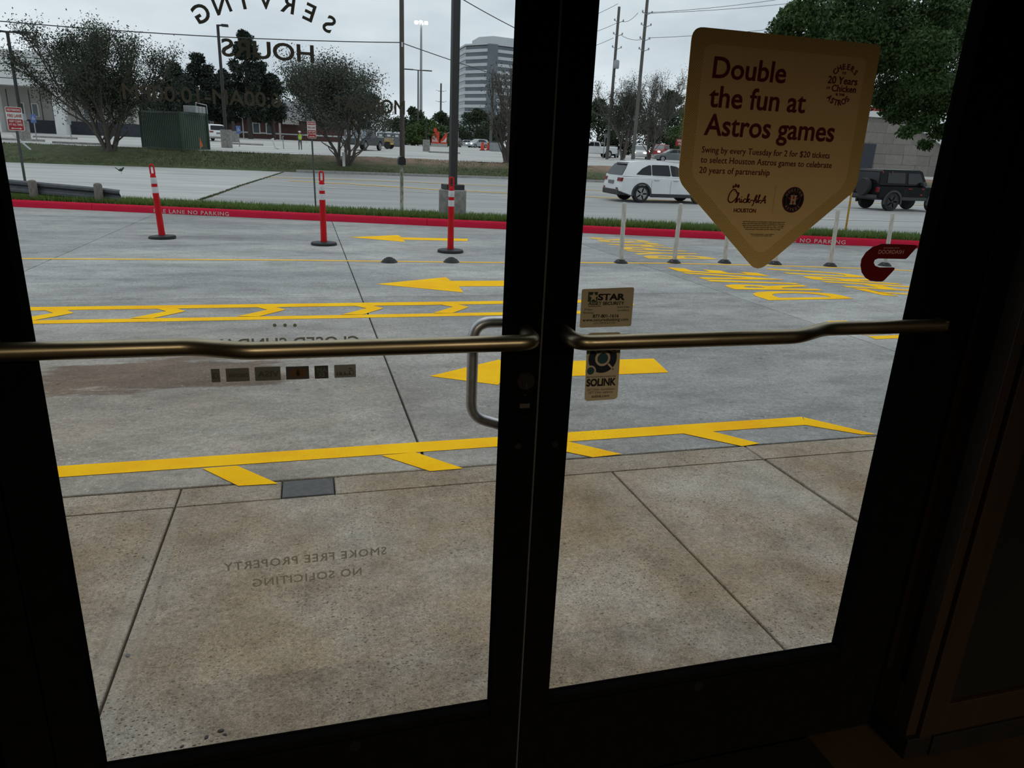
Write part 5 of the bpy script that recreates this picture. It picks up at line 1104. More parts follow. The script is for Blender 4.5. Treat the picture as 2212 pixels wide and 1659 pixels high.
bgtree('p', 'dark pine leaning out right of the tallest pine', 592, 158, 70, 110, 54, 11000, .36, zlo=.25, clumps=30, cl=.36, trunk=.28, name='pine')
bgtree('p', 'dark pine between the two lamp posts, lower than its neighbours', 492, 150, 70, 114, 55, 11000, .36, zlo=.25, clumps=30, cl=.36, trunk=.26, name='pine')
for i, (kd, px, top, w_, y, lb) in enumerate([('b', 650, 165, 110, 160, 'broad dark tree behind the black vehicles'), ('b', 720, 190, 120, 168, 'dark tree filling in behind the middle crape myrtle'), ('b', 800, 200, 120, 160, 'dark tree above the row of portable toilets'), ('b', 890, 235, 90, 135, 'round dark tree right of the wooden utility pole'), ('g', 925, 262, 80, 122, 'lighter green tree between the two poles'), ('b', 955, 245, 90, 172, 'dark tree behind the orange boards'), ('b', 1030, 236, 110, 178, 'broad dark tree below the office tower'), ('b', 1090, 240, 90, 168, 'dark tree at the edge of the left door glass'), ('b', 1290, 215, 110, 130, 'dark tree beside the door mullion on the right leaf'), ('b', 1360, 205, 120, 135, 'dark tree behind the waiting white SUV'), ('b', 1440, 192, 120, 120, 'dark green tree left of the pennant poster'), ('g', 1480, 230, 90, 110, 'mid green tree behind the red street sign'), ('b', 1580, 200, 160, 125, 'dark tree hidden behind the pennant poster'), ('b', 1700, 210, 170, 120, 'dark tree behind the right half of the pennant poster'), ('b', 1830, 225, 120, 110, 'dark tree left of the tan warehouse'), ('b', 400, 165, 110, 158, 'dark tree filling the gap behind the green container'), ('b', 480, 175, 110, 165, 'dark tree behind the single-arm lamp post'), ('b', 565, 175, 100, 160, 'dark tree between the tallest pine and the brick porch'), ('b', 320, 205, 90, 150, 'low dark tree behind the leftmost crape myrtle')]):
    bgtree(kd, lb, px, top, w_, y, 60 + i, 9000, .46, zlo=.06, clumps=36, cl=.30, trunk=.25)
# the large oak overhanging the right side; its trunk stands behind the door jamb
po = ZP(2330, 520, -.2); po = np.array([po[0], po[1], h(13, po[1])])
ok = thing('oak_tree', 'large leafy oak hanging over the street at upper right', 'tree', po)
ro = np.random.default_rng(91); mo = MB(); mo.tube([(0, 0, -.3), (.05, 0, 1.2), (-.1, .1, 2.6)], [.24, .19, .16], 10); QL = []
yo = po[1]
targets = []
for (px, py, s_) in [(1700, 60, .35), (1745, 25, .4), (1790, 80, .45), (1830, 30, .5), (1880, 70, .5), (1930, 20, .5), (1985, 60, .55), (2040, 20, .5), (2060, 100, .5), (1905, 130, .5), (1960, 120, .5), (2010, 160, .5), (1925, 190, .42), (1975, 215, .42), (2030, 225, .45), (1905, 215, .3), (1945, 245, .3), (1995, 262, .3), (2035, 285, .26), (2000, 312, .16), (1960, 285, .18), (1925, 240, .25), (1780, 45, .4), (1860, 110, .5), (1720, 35, .35), (1760, 100, .4), (2100, 60, .6), (2110, 180, .6), (2130, 270, .4), (1830, -40, .6), (1930, -50, .7), (2040, -50, .7), (2150, -40, .8), (2240, 60, .8), (2260, 200, .7), (2300, -30, .9), (2400, 60, .9), (2420, 200, .8), (1990, 195, .5), (1955, 75, .5), (2000, 105, .5), (2075, 200, .5), (1890, 95, .45), (1850, 60, .45), (2020, 60, .55)]:
    y = yo + ro.uniform(-1.5, 1.3); c = DP(px, py, y) - po; targets.append(c); 
    n_ = int(2700 * (s_ / .5) ** 1.6); g = ro.normal(size=(n_, 3)); g /= np.linalg.norm(g, axis=1)[:, None]; QL.append(c + g * ro.uniform(.1, 1, (n_, 1)) ** .6 * s_ * np.array([1.05, 1.2, .75]))
    st0 = np.array([0, 0, 1.9 + .5 * ro.random()]); mid = (st0 * .45 + c * .55) + np.array([0, 0, .35]); (len(targets) % 3 == 0) and mo.tube([st0, st0 * .75 + mid * .25 + np.array([0, 0, .1]), mid + ro.normal(size=3) * .12, c], [.05, .035, .018, .004], 5, cap=False)
mo.build('trunk', M_BARK2, ok, True, fix=False); leaves(np.concatenate(QL), .082, 92, 'foliage', M_LEAF_O, ok, asp=.55)
M_MULCH = mat('brown_mulch', (.045, .03, .022), (.075, .055, .04), 9, .95, bp=.5)
p = gx(2040, 520); o = MB().lathe([(1.1, -.2), (1.0, .05), (.6, .16), (0, .2)], n=14).build('mulch_bed', M_MULCH, None, True); o.location = (float(p[0]) + .8, yc(p[0] + .8) + 1.5, h(p[0] + .8, yc(p[0] + .8) + 1.2)); tag(o, 'mound of brown mulch on the verge at far right', 'mulch bed')

# ================================================================ poles, wires, street furniture
M_TIMB = mat('brown_timber_pole', (.06, .052, .044), (.10, .09, .078), 8, .9, stretch=(5, 5, .4)); M_TIMBG = mat('grey_timber_pole', (.085, .08, .074), (.13, .122, .112), 6, .9, stretch=(5, 5, .3)); M_WIRE = mat('black_cable', (.02, .02, .022), None, 5, .6)
M_GPOLE = mat('grey_steel_pole', (.26, .27, .28), (.32, .33, .34), 4, .5, .4); M_LITE = emis('flood_lamp', (1.0, .97, .9), 5.0)
pw_ = GP(869, 349)
up_ = thing('utility_pole', 'brown wooden utility pole standing behind the mailbox', 'utility pole', pw_); MB().tube([(0, 0, -.3), (0, 0, 13)], [.175, .14], 12).build('shaft', M_TIMB, up_, True); MB().bbox(-.05, .05, -.2, -.12, 7.2, 7.5, .01).build('wire_clamp', M_STEEL2, up_)
def wire(label, a, b, sag=.3, r=.02, ya=None, yb=None, name='overhead_wire', pts=None):
    A, B = DP(*a, ya), DP(*b, yb); P = [A + (B - A) * u - np.array([0, 0, 4 * sag * u * (1 - u)]) for u in np.linspace(0, 1, 17)]
    o = MB().tube([p - A for p in P], r, 5).build(name, M_WIRE, None, True); o.location = tuple(map(float, A)); return tag(o, label, 'wire', 'overhead wires')
Y1 = pw_[1]
wire('single cable crossing the sky from the left edge to the wooden pole', (-260, 20), (869, 92), .35, .03, Y1, Y1)
wire('cable running from the wooden pole down right towards the office tower', (869, 93), (1160, 188), .1, .03, Y1, Y1 + 25)
wire('thin cable at top right of the left door glass', (985, -10), (1180, 92), .1, .025, 40, 50)
def upole(label, px, top, y, arms, wid=.17, m=None):
    b = np.array([XD(px, 330, y), y, h(0, y)]); t = thing('utility_pole', label, 'utility pole', b); H = ZD(px, top, y) - b[2]
    MB().tube([(0, 0, -.3), (0, 0, H)], [wid, wid * .75], 10).build('shaft', m or M_TIMBG, t, True)
    for (z, w_) in arms:
        zz = ZD(px, z, y) - b[2]
        if w_: MB().bbox(-w_, w_, -.3, -.18, zz - .06, zz + .06, .01).build('crossarm', m or M_TIMBG, t)
        for s_ in (-1, 1): MB().tube([(s_ * .05, -.2, zz - .05), (s_ * (.45 + w_), -.25, zz + .12)], .035, 6).build('bracket', M_GPOLE, t); MB().lathe([(.05, 0), (.09, .05), (.05, .1), (.09, .15), (.05, .2)], c=(s_ * (.5 + w_), -.25, zz + .08), n=8).build('insulator', M_GPOLE, t)
    return t
u1 = upole('grey timber utility pole right of the door mullion, the shorter pair mate', 1312, 12, 78, [(46, 0), (75, 0), (104, 0)], .19)
u2 = upole('grey timber utility pole running out of the top edge', 1368, -60, 70, [(28, 0), (55, 0), (85, 0), (108, 0)], .19)
MB().lathe([(.28, 0), (.30, .1), (.30, .75), (.22, .85)], c=(.1, -.3, ZD(1320, 148, 78) - u1.location[2]), n=12).build('transformer', M_GPOLE, u1, True)
for lb, a, b, ya, yb in (('upper cable from the tall pole to the right edge', (1388, 28), (1760, -14), 70, 70), ('second cable from the tall pole rising to the right edge', (1396, 29), (1830, -8), 70, 72), ('lower cable passing behind the pennant poster top', (1400, 82), (1810, 45), 70, 72), ('cable between the two timber poles, upper', (1345, 47), (1378, 28), 78, 70), ('cable from the shorter pole to the mullion, upper', (1335, 8), (1200, 60), 78, 78), ('cable from the shorter pole to the mullion, middle', (1332, 50), (1200, 90), 78, 78), ('cable from the shorter pole to the mullion, lower', (1325, 82), (1200, 120), 78, 78), ('cable between the two timber poles, lower', (1342, 76), (1392, 84), 78, 70)):
    wire(lb, a, b, .25, .022, ya, yb)
upole('thin distant utility pole left of the dark light pole', 951, 180, 210, [(197, .8), (220, .9)], .3, M_TIMB)
upole('grey timber pole standing right of the dark light pole', 1059, 150, 100, [], .22, M_TIMBG)
# street lamps
def lamp(label, px, top, y, base=None, arms=(-1, 1), alen=1.6, r=.09, m=M_POLE, lit=False, pier=None, droop=.0):
    b = np.array([XD(px, base or 310, y), y, h(0, y)]); t = thing('street_lamp', label, 'street lamp', b, 0, None); H = ZD(px, top, y) - b[2]
    MB().tube([(0, 0, -.1), (0, 0, H)], [r, r * .8], 10).build('pole', m, t, True)
    for s_ in arms:
        MB().tube([(0, 0, H - .05), (s_ * alen * .4, 0, H - .02)], r * .5, 6).build('arm', m, t); x0, x1 = sorted((s_ * alen * .35, s_ * alen)); MB().bbox(x0, x1, -.22, .22, H - .1 - droop, H + .06, .03).build('lamp_head', m, t)
    if pier: MB().lathe([(pier[0], -.2), (pier[0], pier[1]), (0, pier[1])], n=18).build('pier', M_PIER, t, True)
    return t
lamp('dark twin-arm lamp post at the far left', 52, 70, 60, 295, alen=1.25, r=.13, pier=(.42, 1.3)); lamp('dark single-arm lamp post on a round pier before the brick building', 491, 55, 62, 325, arms=(1,), alen=.75, r=.13, pier=(.42, 1.35))
lamp('twin-arm lamp post standing under the tall stadium mast', 903, 151, 128, 300, alen=2.3, r=.14, m=M_TIMB)
lamp('short dark lamp post with white pier in the lot', 921, 252, 78, 305, arms=(), r=.07, pier=(.38, 1.2))
lamp('plain dark post on a pale pier behind the blue parking sign', 506, 262, 84, 300, arms=(), r=.16, pier=(.45, 1.1))
ym = 190.0; b = np.array([XD(909, 300, ym), ym, .9]); ms = thing('light_mast', 'tall floodlight mast with a cluster of lit lamps', 'light mast', b); H = ZD(909, 46, ym) - .9
MB().tube([(0, 0, 0), (0, 0, H)], [.45, .22], 10).build('pole', M_GPOLE, ms, True); MB().lathe([(.3, H - .3), (1.2, H), (.3, H + .2)], n=10).build('lamp_ring', M_GPOLE, ms)
for k in range(6):
    a = k * 1.05 + .3; MB().bbox(1.35 * math.cos(a) - .38, 1.35 * math.cos(a) + .38, 1.35 * math.sin(a) - .38, 1.35 * math.sin(a) + .38, H - .55, H - .05, .1).build('flood_lamp', M_LITE, ms)
# small signs in the lot
M_BLUE = mat('blue_sign_sheet', (.07, .12, .32), (.09, .15, .36), 5, .5)
def psign(name, label, px, py, top, y, w_, hh, m, post=M_GPOLE, txt=None, lean=0.0, tilt=0):
    b = np.array([XD(px, py, y), y, h(0, y)]); t = thing(name, label, 'sign', b); H = ZD(px, top, y) - b[2]; MB().tube([(0, 0, -.1), (lean, 0, H)], .04, 6).build('post', post, t)
    M = Matrix.Translation((lean, -.06, H - hh / 2)) @ Matrix.Rotation(tilt, 4, 'Y'); pl = MB().bbox(-w_ / 2, w_ / 2, -.01, .01, -hh / 2, hh / 2, .004, M).build('plate', m, t)
    if txt: PT().text(txt, -w_ * .35, w_ * .35, -hh * .2, hh * .35, .02).build('lettering', M_SIGNW, pl, lambda u, w: M @ Vector((u, -.014, w)))
    return t
def wheelchair(t, w_, zc):
    PT().disc(.02 * w_, .30 * w_, .07 * w_, 10).stroke([(0, .2 * w_), (.02 * w_, -.02 * w_), (.2 * w_, -.04 * w_), (.3 * w_, -.25 * w_)], .07 * w_, 4).ring(0, -.14 * w_, .17 * w_, .23 * w_, 16).build('symbol', M_SIGNW, t, lambda u, w: (u, -.075, w + zc))
for lb, px, py, top, y in (('blue disabled parking sign left of the big crape myrtle', 79, 299, 247, 64), ('blue disabled parking sign in front of the brick building', 517, 309, 272, 66)):
    t = psign('parking_sign', lb, px, py, top, y, .36, .62, M_BLUE); wheelchair(t, .36, ZD(px, top, y) - t.location[2] - .28)
psign('parking_sign', 'grey back of a parking sign beside the far left lamp post', 60, 297, 246, 66, .30, .5, M_GPOLE); psign('parking_sign', 'grey back of a street sign below the big crape myrtle', 154, 296, 252, 66, .30, .6, M_GPOLE)
b = GP(768, 352); t = thing('warning_sign', 'yellow diamond sign seen nearly edge-on behind the crape myrtle', 'sign', b); H = zat(768, 243, b) - b[2]; MB().tube([(0, 0, -.1), (0, 0, H)], .035, 6).build('post', M_GPOLE, t)
Md = Matrix.Translation((0, -.04, H - .38)) @ Matrix.Rotation(math.radians(72), 4, 'Z'); MB().prism(rounded([(0, -.53), (.53, 0), (0, .53), (-.53, 0)], .06), lambda u, w: Md @ Vector((u, -.004, w)), lambda u, w: Md @ Vector((u, .004, w))).build('plate', mat('amber_sign_sheet', (.42, .23, .03), None, 5, .5), t)
t = psign('street_sign', 'red street sign with white lettering left of the pennant poster', 1467, 340, 300, 88, 1.5, .85, M_SIGNR); 
M = Matrix.Translation((0, -.08, ZD(1467, 300, 88) - t.location[2] - .425)); PT().text('WRONG', -.6, .6, .06, .26, .02).text('WAY', -.4, .4, -.32, .26, .02).build('lettering', M_SIGNW, t, lambda u, w: M @ Vector((u, 0, w)))
# white utility marker stubs and thin posts
b = GP(743, 361); t = thing('utility_marker', 'short white utility marker at the foot of the middle crape myrtle', 'marker post', b); hm_ = zat(741, 329, b) - b[2]; MB().bbox(-.09, .09, -.06, .06, -.1, hm_ - .08, .015).build('post', M_SIGNW, t); MB().bbox(-.1, .1, -.07, .07, hm_ - .08, hm_, .02).build('cap', M_SIGNW, t)
b = GP(62, 327); t = thing('leaning_pipe', 'pale pipe lying tilted on the bank behind the leftmost fire lane sign', 'pipe', b); MB().tube([(.2, 0, .0), (-.75, .2, .95)], .055, 8).build('pipe', M_TOIR, t, True); MB().tube([(.16, 0.01, .04), (.22, 0, -.02)], .075, 8).build('end_cap', M_TOIR, t)
b = GP(1302, 343); t = thing('sign_post', 'thin grey sign post in front of the dark crape myrtle trunks', 'post', b); MB().tube([(0, 0, -.1), (.12, 0, 2.7)], .05, 8).build('tube', M_GPOLE, t, True); MB().bbox(-.08, .34, -.07, -.05, 2.3, 2.75, .004).build('plate', M_GPOLE, t)
# orange boards, barriers and box
M_OR = mat('bright_orange_board', (.62, .045, .015), (.54, .035, .012), 2, .6)
b = np.array([float(DP(952, 305, 118.0)[0]), 118.0, h(0, 118.0)]); ob = thing('orange_boards', 'pair of bright orange boards with white diagonal print in the far lot', 'billboard', b, 0); sc = (b[1] + 1.26) / FPX
def board(x0, x1, h0, h1, sg):
    x0, x1, h0, h1 = x0 * sc, x1 * sc, h0 * sc, h1 * sc
    pl = MB().prism([(x0, .5), (x1, .5), (x1, h1), (x0, h0)], lambda u, w: (u, 0, w), lambda u, w: (u, .12, w)).build('board', M_OR, ob)
    for k in range(4):
        a = x0 + (x1 - x0) * (.10 + .2 * k); l = .9; top = lambda u: h0 + (h1 - h0) * (u - x0) / (x1 - x0) - .1
        q = [(a, .75), (a + .16, .70), (a + .16 + .45 * sg, min(.70 + l, top(a + .16))), (a + .45 * sg, min(.75 + l, top(a)))]; q = [(min(max(u, x0 + .05), x1 - .05), w) for u, w in q]
        PT().poly(q).build('white_stroke', M_SIGNW, pl, lambda u, w: (u, -.02, w))
board(-19, -3, 24, 30, -1); board(-1, 13, 12, 30, 1)
MB().prism([(-15 * sc, 30 * sc), (-11 * sc, 27 * sc), (-7 * sc, 30 * sc), (-9 * sc, 36 * sc), (-14 * sc, 36 * sc)], lambda u, w: (u, 0, w), lambda u, w: (u, .12, w)).build('top_board', M_OR, ob); MB().box(-20 * sc, 14 * sc, .02, .3, 0, .55).build('plinth', M_STORE, ob)
for px, lb in ((1042, 'left orange traffic barrel beside the grey block'), (1055, 'right orange traffic barrel beside the grey block')):
    b = GP(px, 325); t = thing('traffic_barrel', lb, 'traffic barrel', b, 0, 'orange traffic barrels'); MB().lathe([(.34, 0), (.34, .12), (.26, .16), (.24, .55), (.2, .6), (.19, 1.0), (.12, 1.05)], n=14).build('body', M_OR, t, True); MB().lathe([(.40, 0), (.40, .07), (.34, .07)], n=14).build('base', M_BLACK, t)
b = GP(1072, 327); t = thing('barrier_block', 'grey box-shaped barrier right of the orange barrels', 'barrier', b); MB().bbox(-.85, .85, -.4, .4, 0, 1.12, .03).build('block', M_GPOLE, t); MB().bbox(-.9, .9, -.45, .45, 1.12, 1.2, .02).build('lid', M_GALV, t)
b = GP(1027, 318); t = thing('notice_board', 'white free-standing notice board left of the orange barrels', 'board', b); MB().bbox(-.62, .62, -.04, .04, .25, 2.2, .02).build('panel', M_TOIR, t); MB().box(-.05, .05, -.07, -.04, .3, 2.0).build('divider', M_GPOLE, t)
for s_ in (-.5, .5): MB().box(s_ - .04, s_ + .04, -.03, .03, 0, .3).build('leg', M_GPOLE, t)
b = GP(618, 324); 
for k, (px, py, lb) in enumerate(((597, 322, 'bent white pipe stub in the lot left of the worker'), (613, 322, 'thin white post beside the bent pipe stub'))):
    b = GP(px, py); t = thing('pipe_stub' if k == 0 else 'stake', lb, 'pipe' if k == 0 else 'stake', b)
    if k == 0: MB().tube([(-.25, 0, .75), (-.05, 0, .1), (.25, 0, .05)], .09, 8).build('pipe', M_SIGNW, t, True); MB().tube([(-.28, 0, .82), (-.24, 0, .72)], .115, 8).build('collar', M_SIGNW, t, True)
    else: MB().tube([(0, 0, 0), (-.04, 0, 1.0)], .035, 6).build('shaft', M_GPOLE, t); MB().lathe([(.06, .98), (.06, 1.04), (0, 1.06)], n=8).build('cap', M_GPOLE, t)
# wheel stops
for px, py, lb in ((172, 312, 'long grey wheel stop behind the grass left of the big crape myrtle'), (40, 304, 'grey wheel stop at the far left of the lot'), (120, 299, 'grey wheel stop below the blue parking sign'), (530, 313, 'dark wheel stop right of the lamp pier'), (960, 331, 'long dark wheel stop beyond the light pole')):
    b = GP(px, py); t = thing('wheel_stop', lb, 'wheel stop', b, 0, 'wheel stops in the lot'); MB().prism([(-.11, 0), (.11, 0), (.07, .14), (-.07, .14)], lambda u, w: (-1.6, u, w), lambda u, w: (1.6, u, w)).build('block', M_PIER, t)
    for s_ in (-1.1, 1.1): MB().lathe([(.03, .135), (.03, .155), (0, .16)], c=(s_, 0, 0), n=8).build('pin', M_STEEL2, t)

# ================================================================ worker with hard hat and vest
def skin_mesh(name, verts, edges, radii, m, parent, sub=2, root=0):
    me = bpy.data.meshes.new(name); me.from_pydata(verts, edges, []); me.update(); o = bpy.data.objects.new(name, me); COL.objects.link(o)
    md = o.modifiers.new('skin', 'SKIN'); md.use_smooth_shade = True
    for i, r in enumerate(radii): me.skin_vertices[0].data[i].radius = (r, r) if not isinstance(r, tuple) else r
    me.skin_vertices[0].data[root].use_root = True; ms_ = o.modifiers.new('sub', 'SUBSURF'); ms_.levels = sub; ms_.render_levels = sub
    dg = bpy.context.evaluated_depsgraph_get(); dg.update(); m2 = bpy.data.meshes.new_from_object(o.evaluated_get(dg)); bpy.data.objects.remove(o); m2.name = name
    return link(name, m2, m, parent)
def m_body():
    m, t, b, o = nt('worker_body'); co = nd(t, 'ShaderNodeTexCoord').outputs['Object']; s = nd(t, 'ShaderNodeSeparateXYZ'); t.links.new(co, s.inputs[0])
    mr = nd(t, 'ShaderNodeMath'); mr.operation = 'DIVIDE'; mr.inputs[1].default_value = 1.8; t.links.new(s.outputs['Z'], mr.inputs[0])
    c = ramp(t, mr.outputs[0], (0.0, (.03, .025, .02)), (.055, (.075, .075, .075)), (.53, (.05, .05, .055)), (.84, (.30, .18, .12))); c.node.color_ramp.interpolation = 'CONSTANT'; t.links.new(c, b.inputs['Base Color']); b.inputs['Roughness'].default_value = .8; return m
b = GP(649, 324); wk = thing('person', 'worker in white hard hat and yellow vest standing in the lot', 'person', b, math.radians(195)); hs_ = (zat(647, 283.5, b) - b[2]) / 1.80
vv = [(0, 0, .96), (0, 0, 1.15), (0, .02, 1.36), (0, .02, 1.50), (0, -.02, 1.57), (0, -.03, 1.68), (-.10, 0, .90), (-.11, -.02, .50), (-.12, .02, .09), (-.13, -.12, .04), (.10, 0, .90), (.12, -.01, .50), (.13, .03, .09), (.14, -.11, .04),
      (-.20, .02, 1.43), (-.27, .02, 1.16), (-.15, -.22, 1.12), (-.10, -.28, 1.16), (.20, .02, 1.43), (.27, .03, 1.15), (.14, -.20, 1.05), (.09, -.27, 1.10)]
ee = [(0, 1), (1, 2), (2, 3), (3, 4), (4, 5), (0, 6), (6, 7), (7, 8), (8, 9), (0, 10), (10, 11), (11, 12), (12, 13), (3, 14), (14, 15), (15, 16), (16, 17), (3, 18), (18, 19), (19, 20), (20, 21)]
rr = [(.15, .12), (.14, .11), (.17, .12), (.10, .09), .055, (.09, .105), .095, .068, .05, .04, .095, .068, .05, .04, .065, .05, .04, .035, .065, .05, .04, .035]
body = skin_mesh('body', vv, ee, rr, m_body(), wk)
MB().lathe([(.155, 1.0), (.175, 1.12), (.20, 1.34), (.18, 1.47), (.09, 1.52)], n=16).build('safety_vest', mat('hi_vis_vest', (.42, .60, .03), (.36, .52, .02), 4, .7), wk, True)
MB().lathe([(.182, 1.16), (.19, 1.165), (.193, 1.21), (.186, 1.215)], n=16).build('reflective_stripe', M_REFL, wk, True)
MB().lathe([(.155, 1.70), (.145, 1.705), (.125, 1.77), (.08, 1.82), (0, 1.835)], c=(0, -.03, 0), n=16).build('hard_hat', M_SIGNW, wk, True); wk.scale = (hs_,) * 3
# ================================================================ bird on the side drive
b = ZP(262, 375, -.61); bd = thing('bird', 'small black bird with raised tail standing on the pale side drive', 'bird', b, math.radians(10)); bd.scale = (.85, .85, 1.2); MBK = mat('black_plumage', (.012, .012, .013), (.02, .02, .024), 12, .5)
prof = [(-.13, .12, .012), (-.09, .13, .035), (-.02, .14, .058), (.05, .155, .055), (.10, .185, .035), (.125, .215, .038), (.15, .225, .030), (.175, .222, .012)]
MB().tube([(x, 0, z) for x, z, r in prof], [r for x, z, r in prof], 10).build('body', MBK, bd, True)
MB().prism([(-.10, .12), (-.26, .20), (-.30, .25), (-.27, .24), (-.08, .15)], lambda u, w: (u, -.012, w), lambda u, w: (u, .012, w)).build('tail', MBK, bd); MB().tube([(.17, 0, .222), (.215, 0, .214)], [.009, .001], 6).build('beak', M_BLACK, bd)
for s_ in (-1, 1):
    MB().tube([(.02, s_ * .025, .11), (.0, s_ * .025, .05), (.015, s_ * .025, .004), (.05, s_ * .025, .003)], .006, 5).build('leg', M_BLACK, bd); MB().tube([(.05, s_ * .052, .155), (-.04, s_ * .056, .14), (-.14, s_ * .03, .135)], [.02, .03, .006], 8).build('wing', MBK, bd, True)

# ================================================================ decals on the glass
def flatm(name, c, rough=.6, spec=.2): return mat(name, c, tuple(v * .96 for v in c), 20, rough, spec=spec)
M_CREAM = flatm('cream_poster_sheet', (.92, .68, .33)); M_MAROON = flatm('maroon_ink', (.17, .005, .02)); M_NAVYI = flatm('navy_ink', (.012, .016, .03)); M_ORI = flatm('orange_ink', (.45, .05, .012)); M_BLK = flatm('black_ink', (.014, .013, .013)); M_LITE_I = flatm('light_grey_sheet', (.43, .375, .26)); M_GREENI = flatm('dark_green_ink', (.03, .045, .025)); M_TEAL = flatm('teal_ink', (.02, .06, .075)); M_VINYL = flatm('grey_white_vinyl', (.38, .38, .35)); M_DRED = flatm('dark_red_sheet', (.15, .004, .008)); M_PINK = flatm('pale_pink_ink', (.80, .52, .46))
YI, YO = -0.0036, 0.0036
fi = lambda d: (lambda u, w: (u, YI - d, w)); fo = lambda d: (lambda u, w: (u, YO + d, w))
def local(fn, o):                                        # write coordinates relative to a parent at o
    return lambda u, w: tuple(np.array(fn(u, w)) - np.array(o))
U = lambda px, py: float(DP(px, py, YI)[0]); Z_ = lambda px, py: float(DP(px, py, YI)[2])
def tx(pt, s, x0, y0, x1, y1, cap, bold=.012, shear=0.0, flip=False):
    u0, u1 = U(x0, y0), U(x1, y1); z0 = (Z_(x0, y0) + Z_(x1, y1)) / 2; c = Z_(x0, y0 - cap) - Z_(x0, y0); return pt.text(s, u0, u1, z0, c, bold, shear, flip)
def sheet(name, label, cat, poly, m, y0=YI, th=.0008, inner=True):
    c = np.mean(poly, 0); t = thing(name, label, cat, (c[0], y0, c[1]))
    s = -1 if inner else 1
    o = MB().prism(poly, lambda u, w: (u - c[0], 0, w - c[1]), lambda u, w: (u - c[0], s * th, w - c[1])).build('sheet', m, t)
    return t, (float(c[0]), float(y0), float(c[1])), o
# ---- pennant poster
PP = [(.664, 1.6635), (1.063, 1.6635), (1.067, 1.398), (.868, 1.231), (.669, 1.404)]
outer = rounded(PP, [.022, .014, .02, .026, .02], 6)
t, O, sh = sheet('pennant_poster', 'large yellow home-plate shaped poster on the right door glass', 'poster', outer, M_CREAM)
cpp = np.mean(PP, 0); inn = rounded([tuple(cpp + (np.array(q) - cpp) * .865) for q in PP], [.018, .014, .02, .026, .02], 6)
def m_dots():
    m, t_, b, o = nt('halftone_dots'); co = nd(t_, 'ShaderNodeTexCoord').outputs['Object']; mp_ = nd(t_, 'ShaderNodeMapping'); mp_.inputs['Rotation'].default_value = (0, math.radians(45), 0); mp_.inputs['Scale'].default_value = (310, 310, 310); t_.links.new(co, mp_.inputs['Vector'])
    s = nd(t_, 'ShaderNodeSeparateXYZ'); t_.links.new(mp_.outputs[0], s.inputs[0]); fr_ = []
    for ax in 'XZ':
        f = nd(t_, 'ShaderNodeMath'); f.operation = 'FRACT'; t_.links.new(s.outputs[ax], f.inputs[0]); g = nd(t_, 'ShaderNodeMath'); g.operation = 'SUBTRACT'; g.inputs[1].default_value = .5; t_.links.new(f.outputs[0], g.inputs[0]); k = nd(t_, 'ShaderNodeMath'); k.operation = 'MULTIPLY'; t_.links.new(g.outputs[0], k.inputs[0]); t_.links.new(g.outputs[0], k.inputs[1]); fr_.append(k.outputs[0])
    a = nd(t_, 'ShaderNodeMath'); a.operation = 'ADD'; t_.links.new(fr_[0], a.inputs[0]); t_.links.new(fr_[1], a.inputs[1]); l = nd(t_, 'ShaderNodeMath'); l.operation = 'LESS_THAN'; l.inputs[1].default_value = .085; t_.links.new(a.outputs[0], l.inputs[0])
    t_.links.new(mix(t_, l.outputs[0], (.88, .64, .27), (.38, .25, .07)), b.inputs['Base Color']); b.inputs['Roughness'].default_value = .6; b.inputs['Specular IOR Level'].default_value = .2; return m
n = len(outer); bo_ = PT(); bo_.add(outer + inn, [(k, (k + 1) % n, n + (k + 1) % n, n + k) for k in range(n)]); bo_.build('dotted_border', m_dots(), t, local(fi(.0011), O))
p_ = PT(); tx(p_, 'Double', 1537.5, 167, 1695, 179.5, 45, .017); tx(p_, 'the fun at', 1529, 230.5, 1737, 243, 45, .017); tx(p_, 'Astros games', 1519, 291.5, 1799, 305, 45, .017); p_.build('headline', M_MAROON, t, local(fi(.0014), O))
p_ = PT(); tx(p_, 'Swing by every Tuesday for 2 for $20 tickets', 1514.5, 330.5, 1791, 341, 13.5, .006); tx(p_, 'to select Houston Astros games to celebrate', 1512, 352, 1795, 362, 13.5, .006); tx(p_, '20 years of partnership', 1509, 373, 1661, 379.5, 13.5, .006); p_.build('body_copy', M_MAROON, t, local(fi(.0014), O))
p_ = PT(); bx_, bz_ = U(1818, 183), Z_(1818, 183); rr_ = (U(1846, 170) - U(1790, 170)) / 2
tx(p_, 'TO', 1817.5, 160.5, 1826.5, 161, 5, .03); tx(p_, '20 Years', 1786.5, 179, 1850, 184.5, 15.5, .018); tx(p_, 'OF', 1783.5, 192, 1792, 192.5, 5, .02); tx(p_, 'Chicken', 1794.7, 196.5, 1847, 201, 14, .018); tx(p_, '& THE', 1804, 206, 1823, 208, 5, .03)
p_.arc('CHEERS', U(1821, 184), Z_(1821, 184), rr_ * .96, 136, 46, rr_ * .32, rr_ * .30, .025); p_.arc('ASTROS', U(1815, 185), Z_(1815, 185), rr_ * 1.22, 228, 312, rr_ * .34, rr_ * .34, .025, inside=True)
p_.build('badge', M_MAROON, t, local(fi(.0014), O))
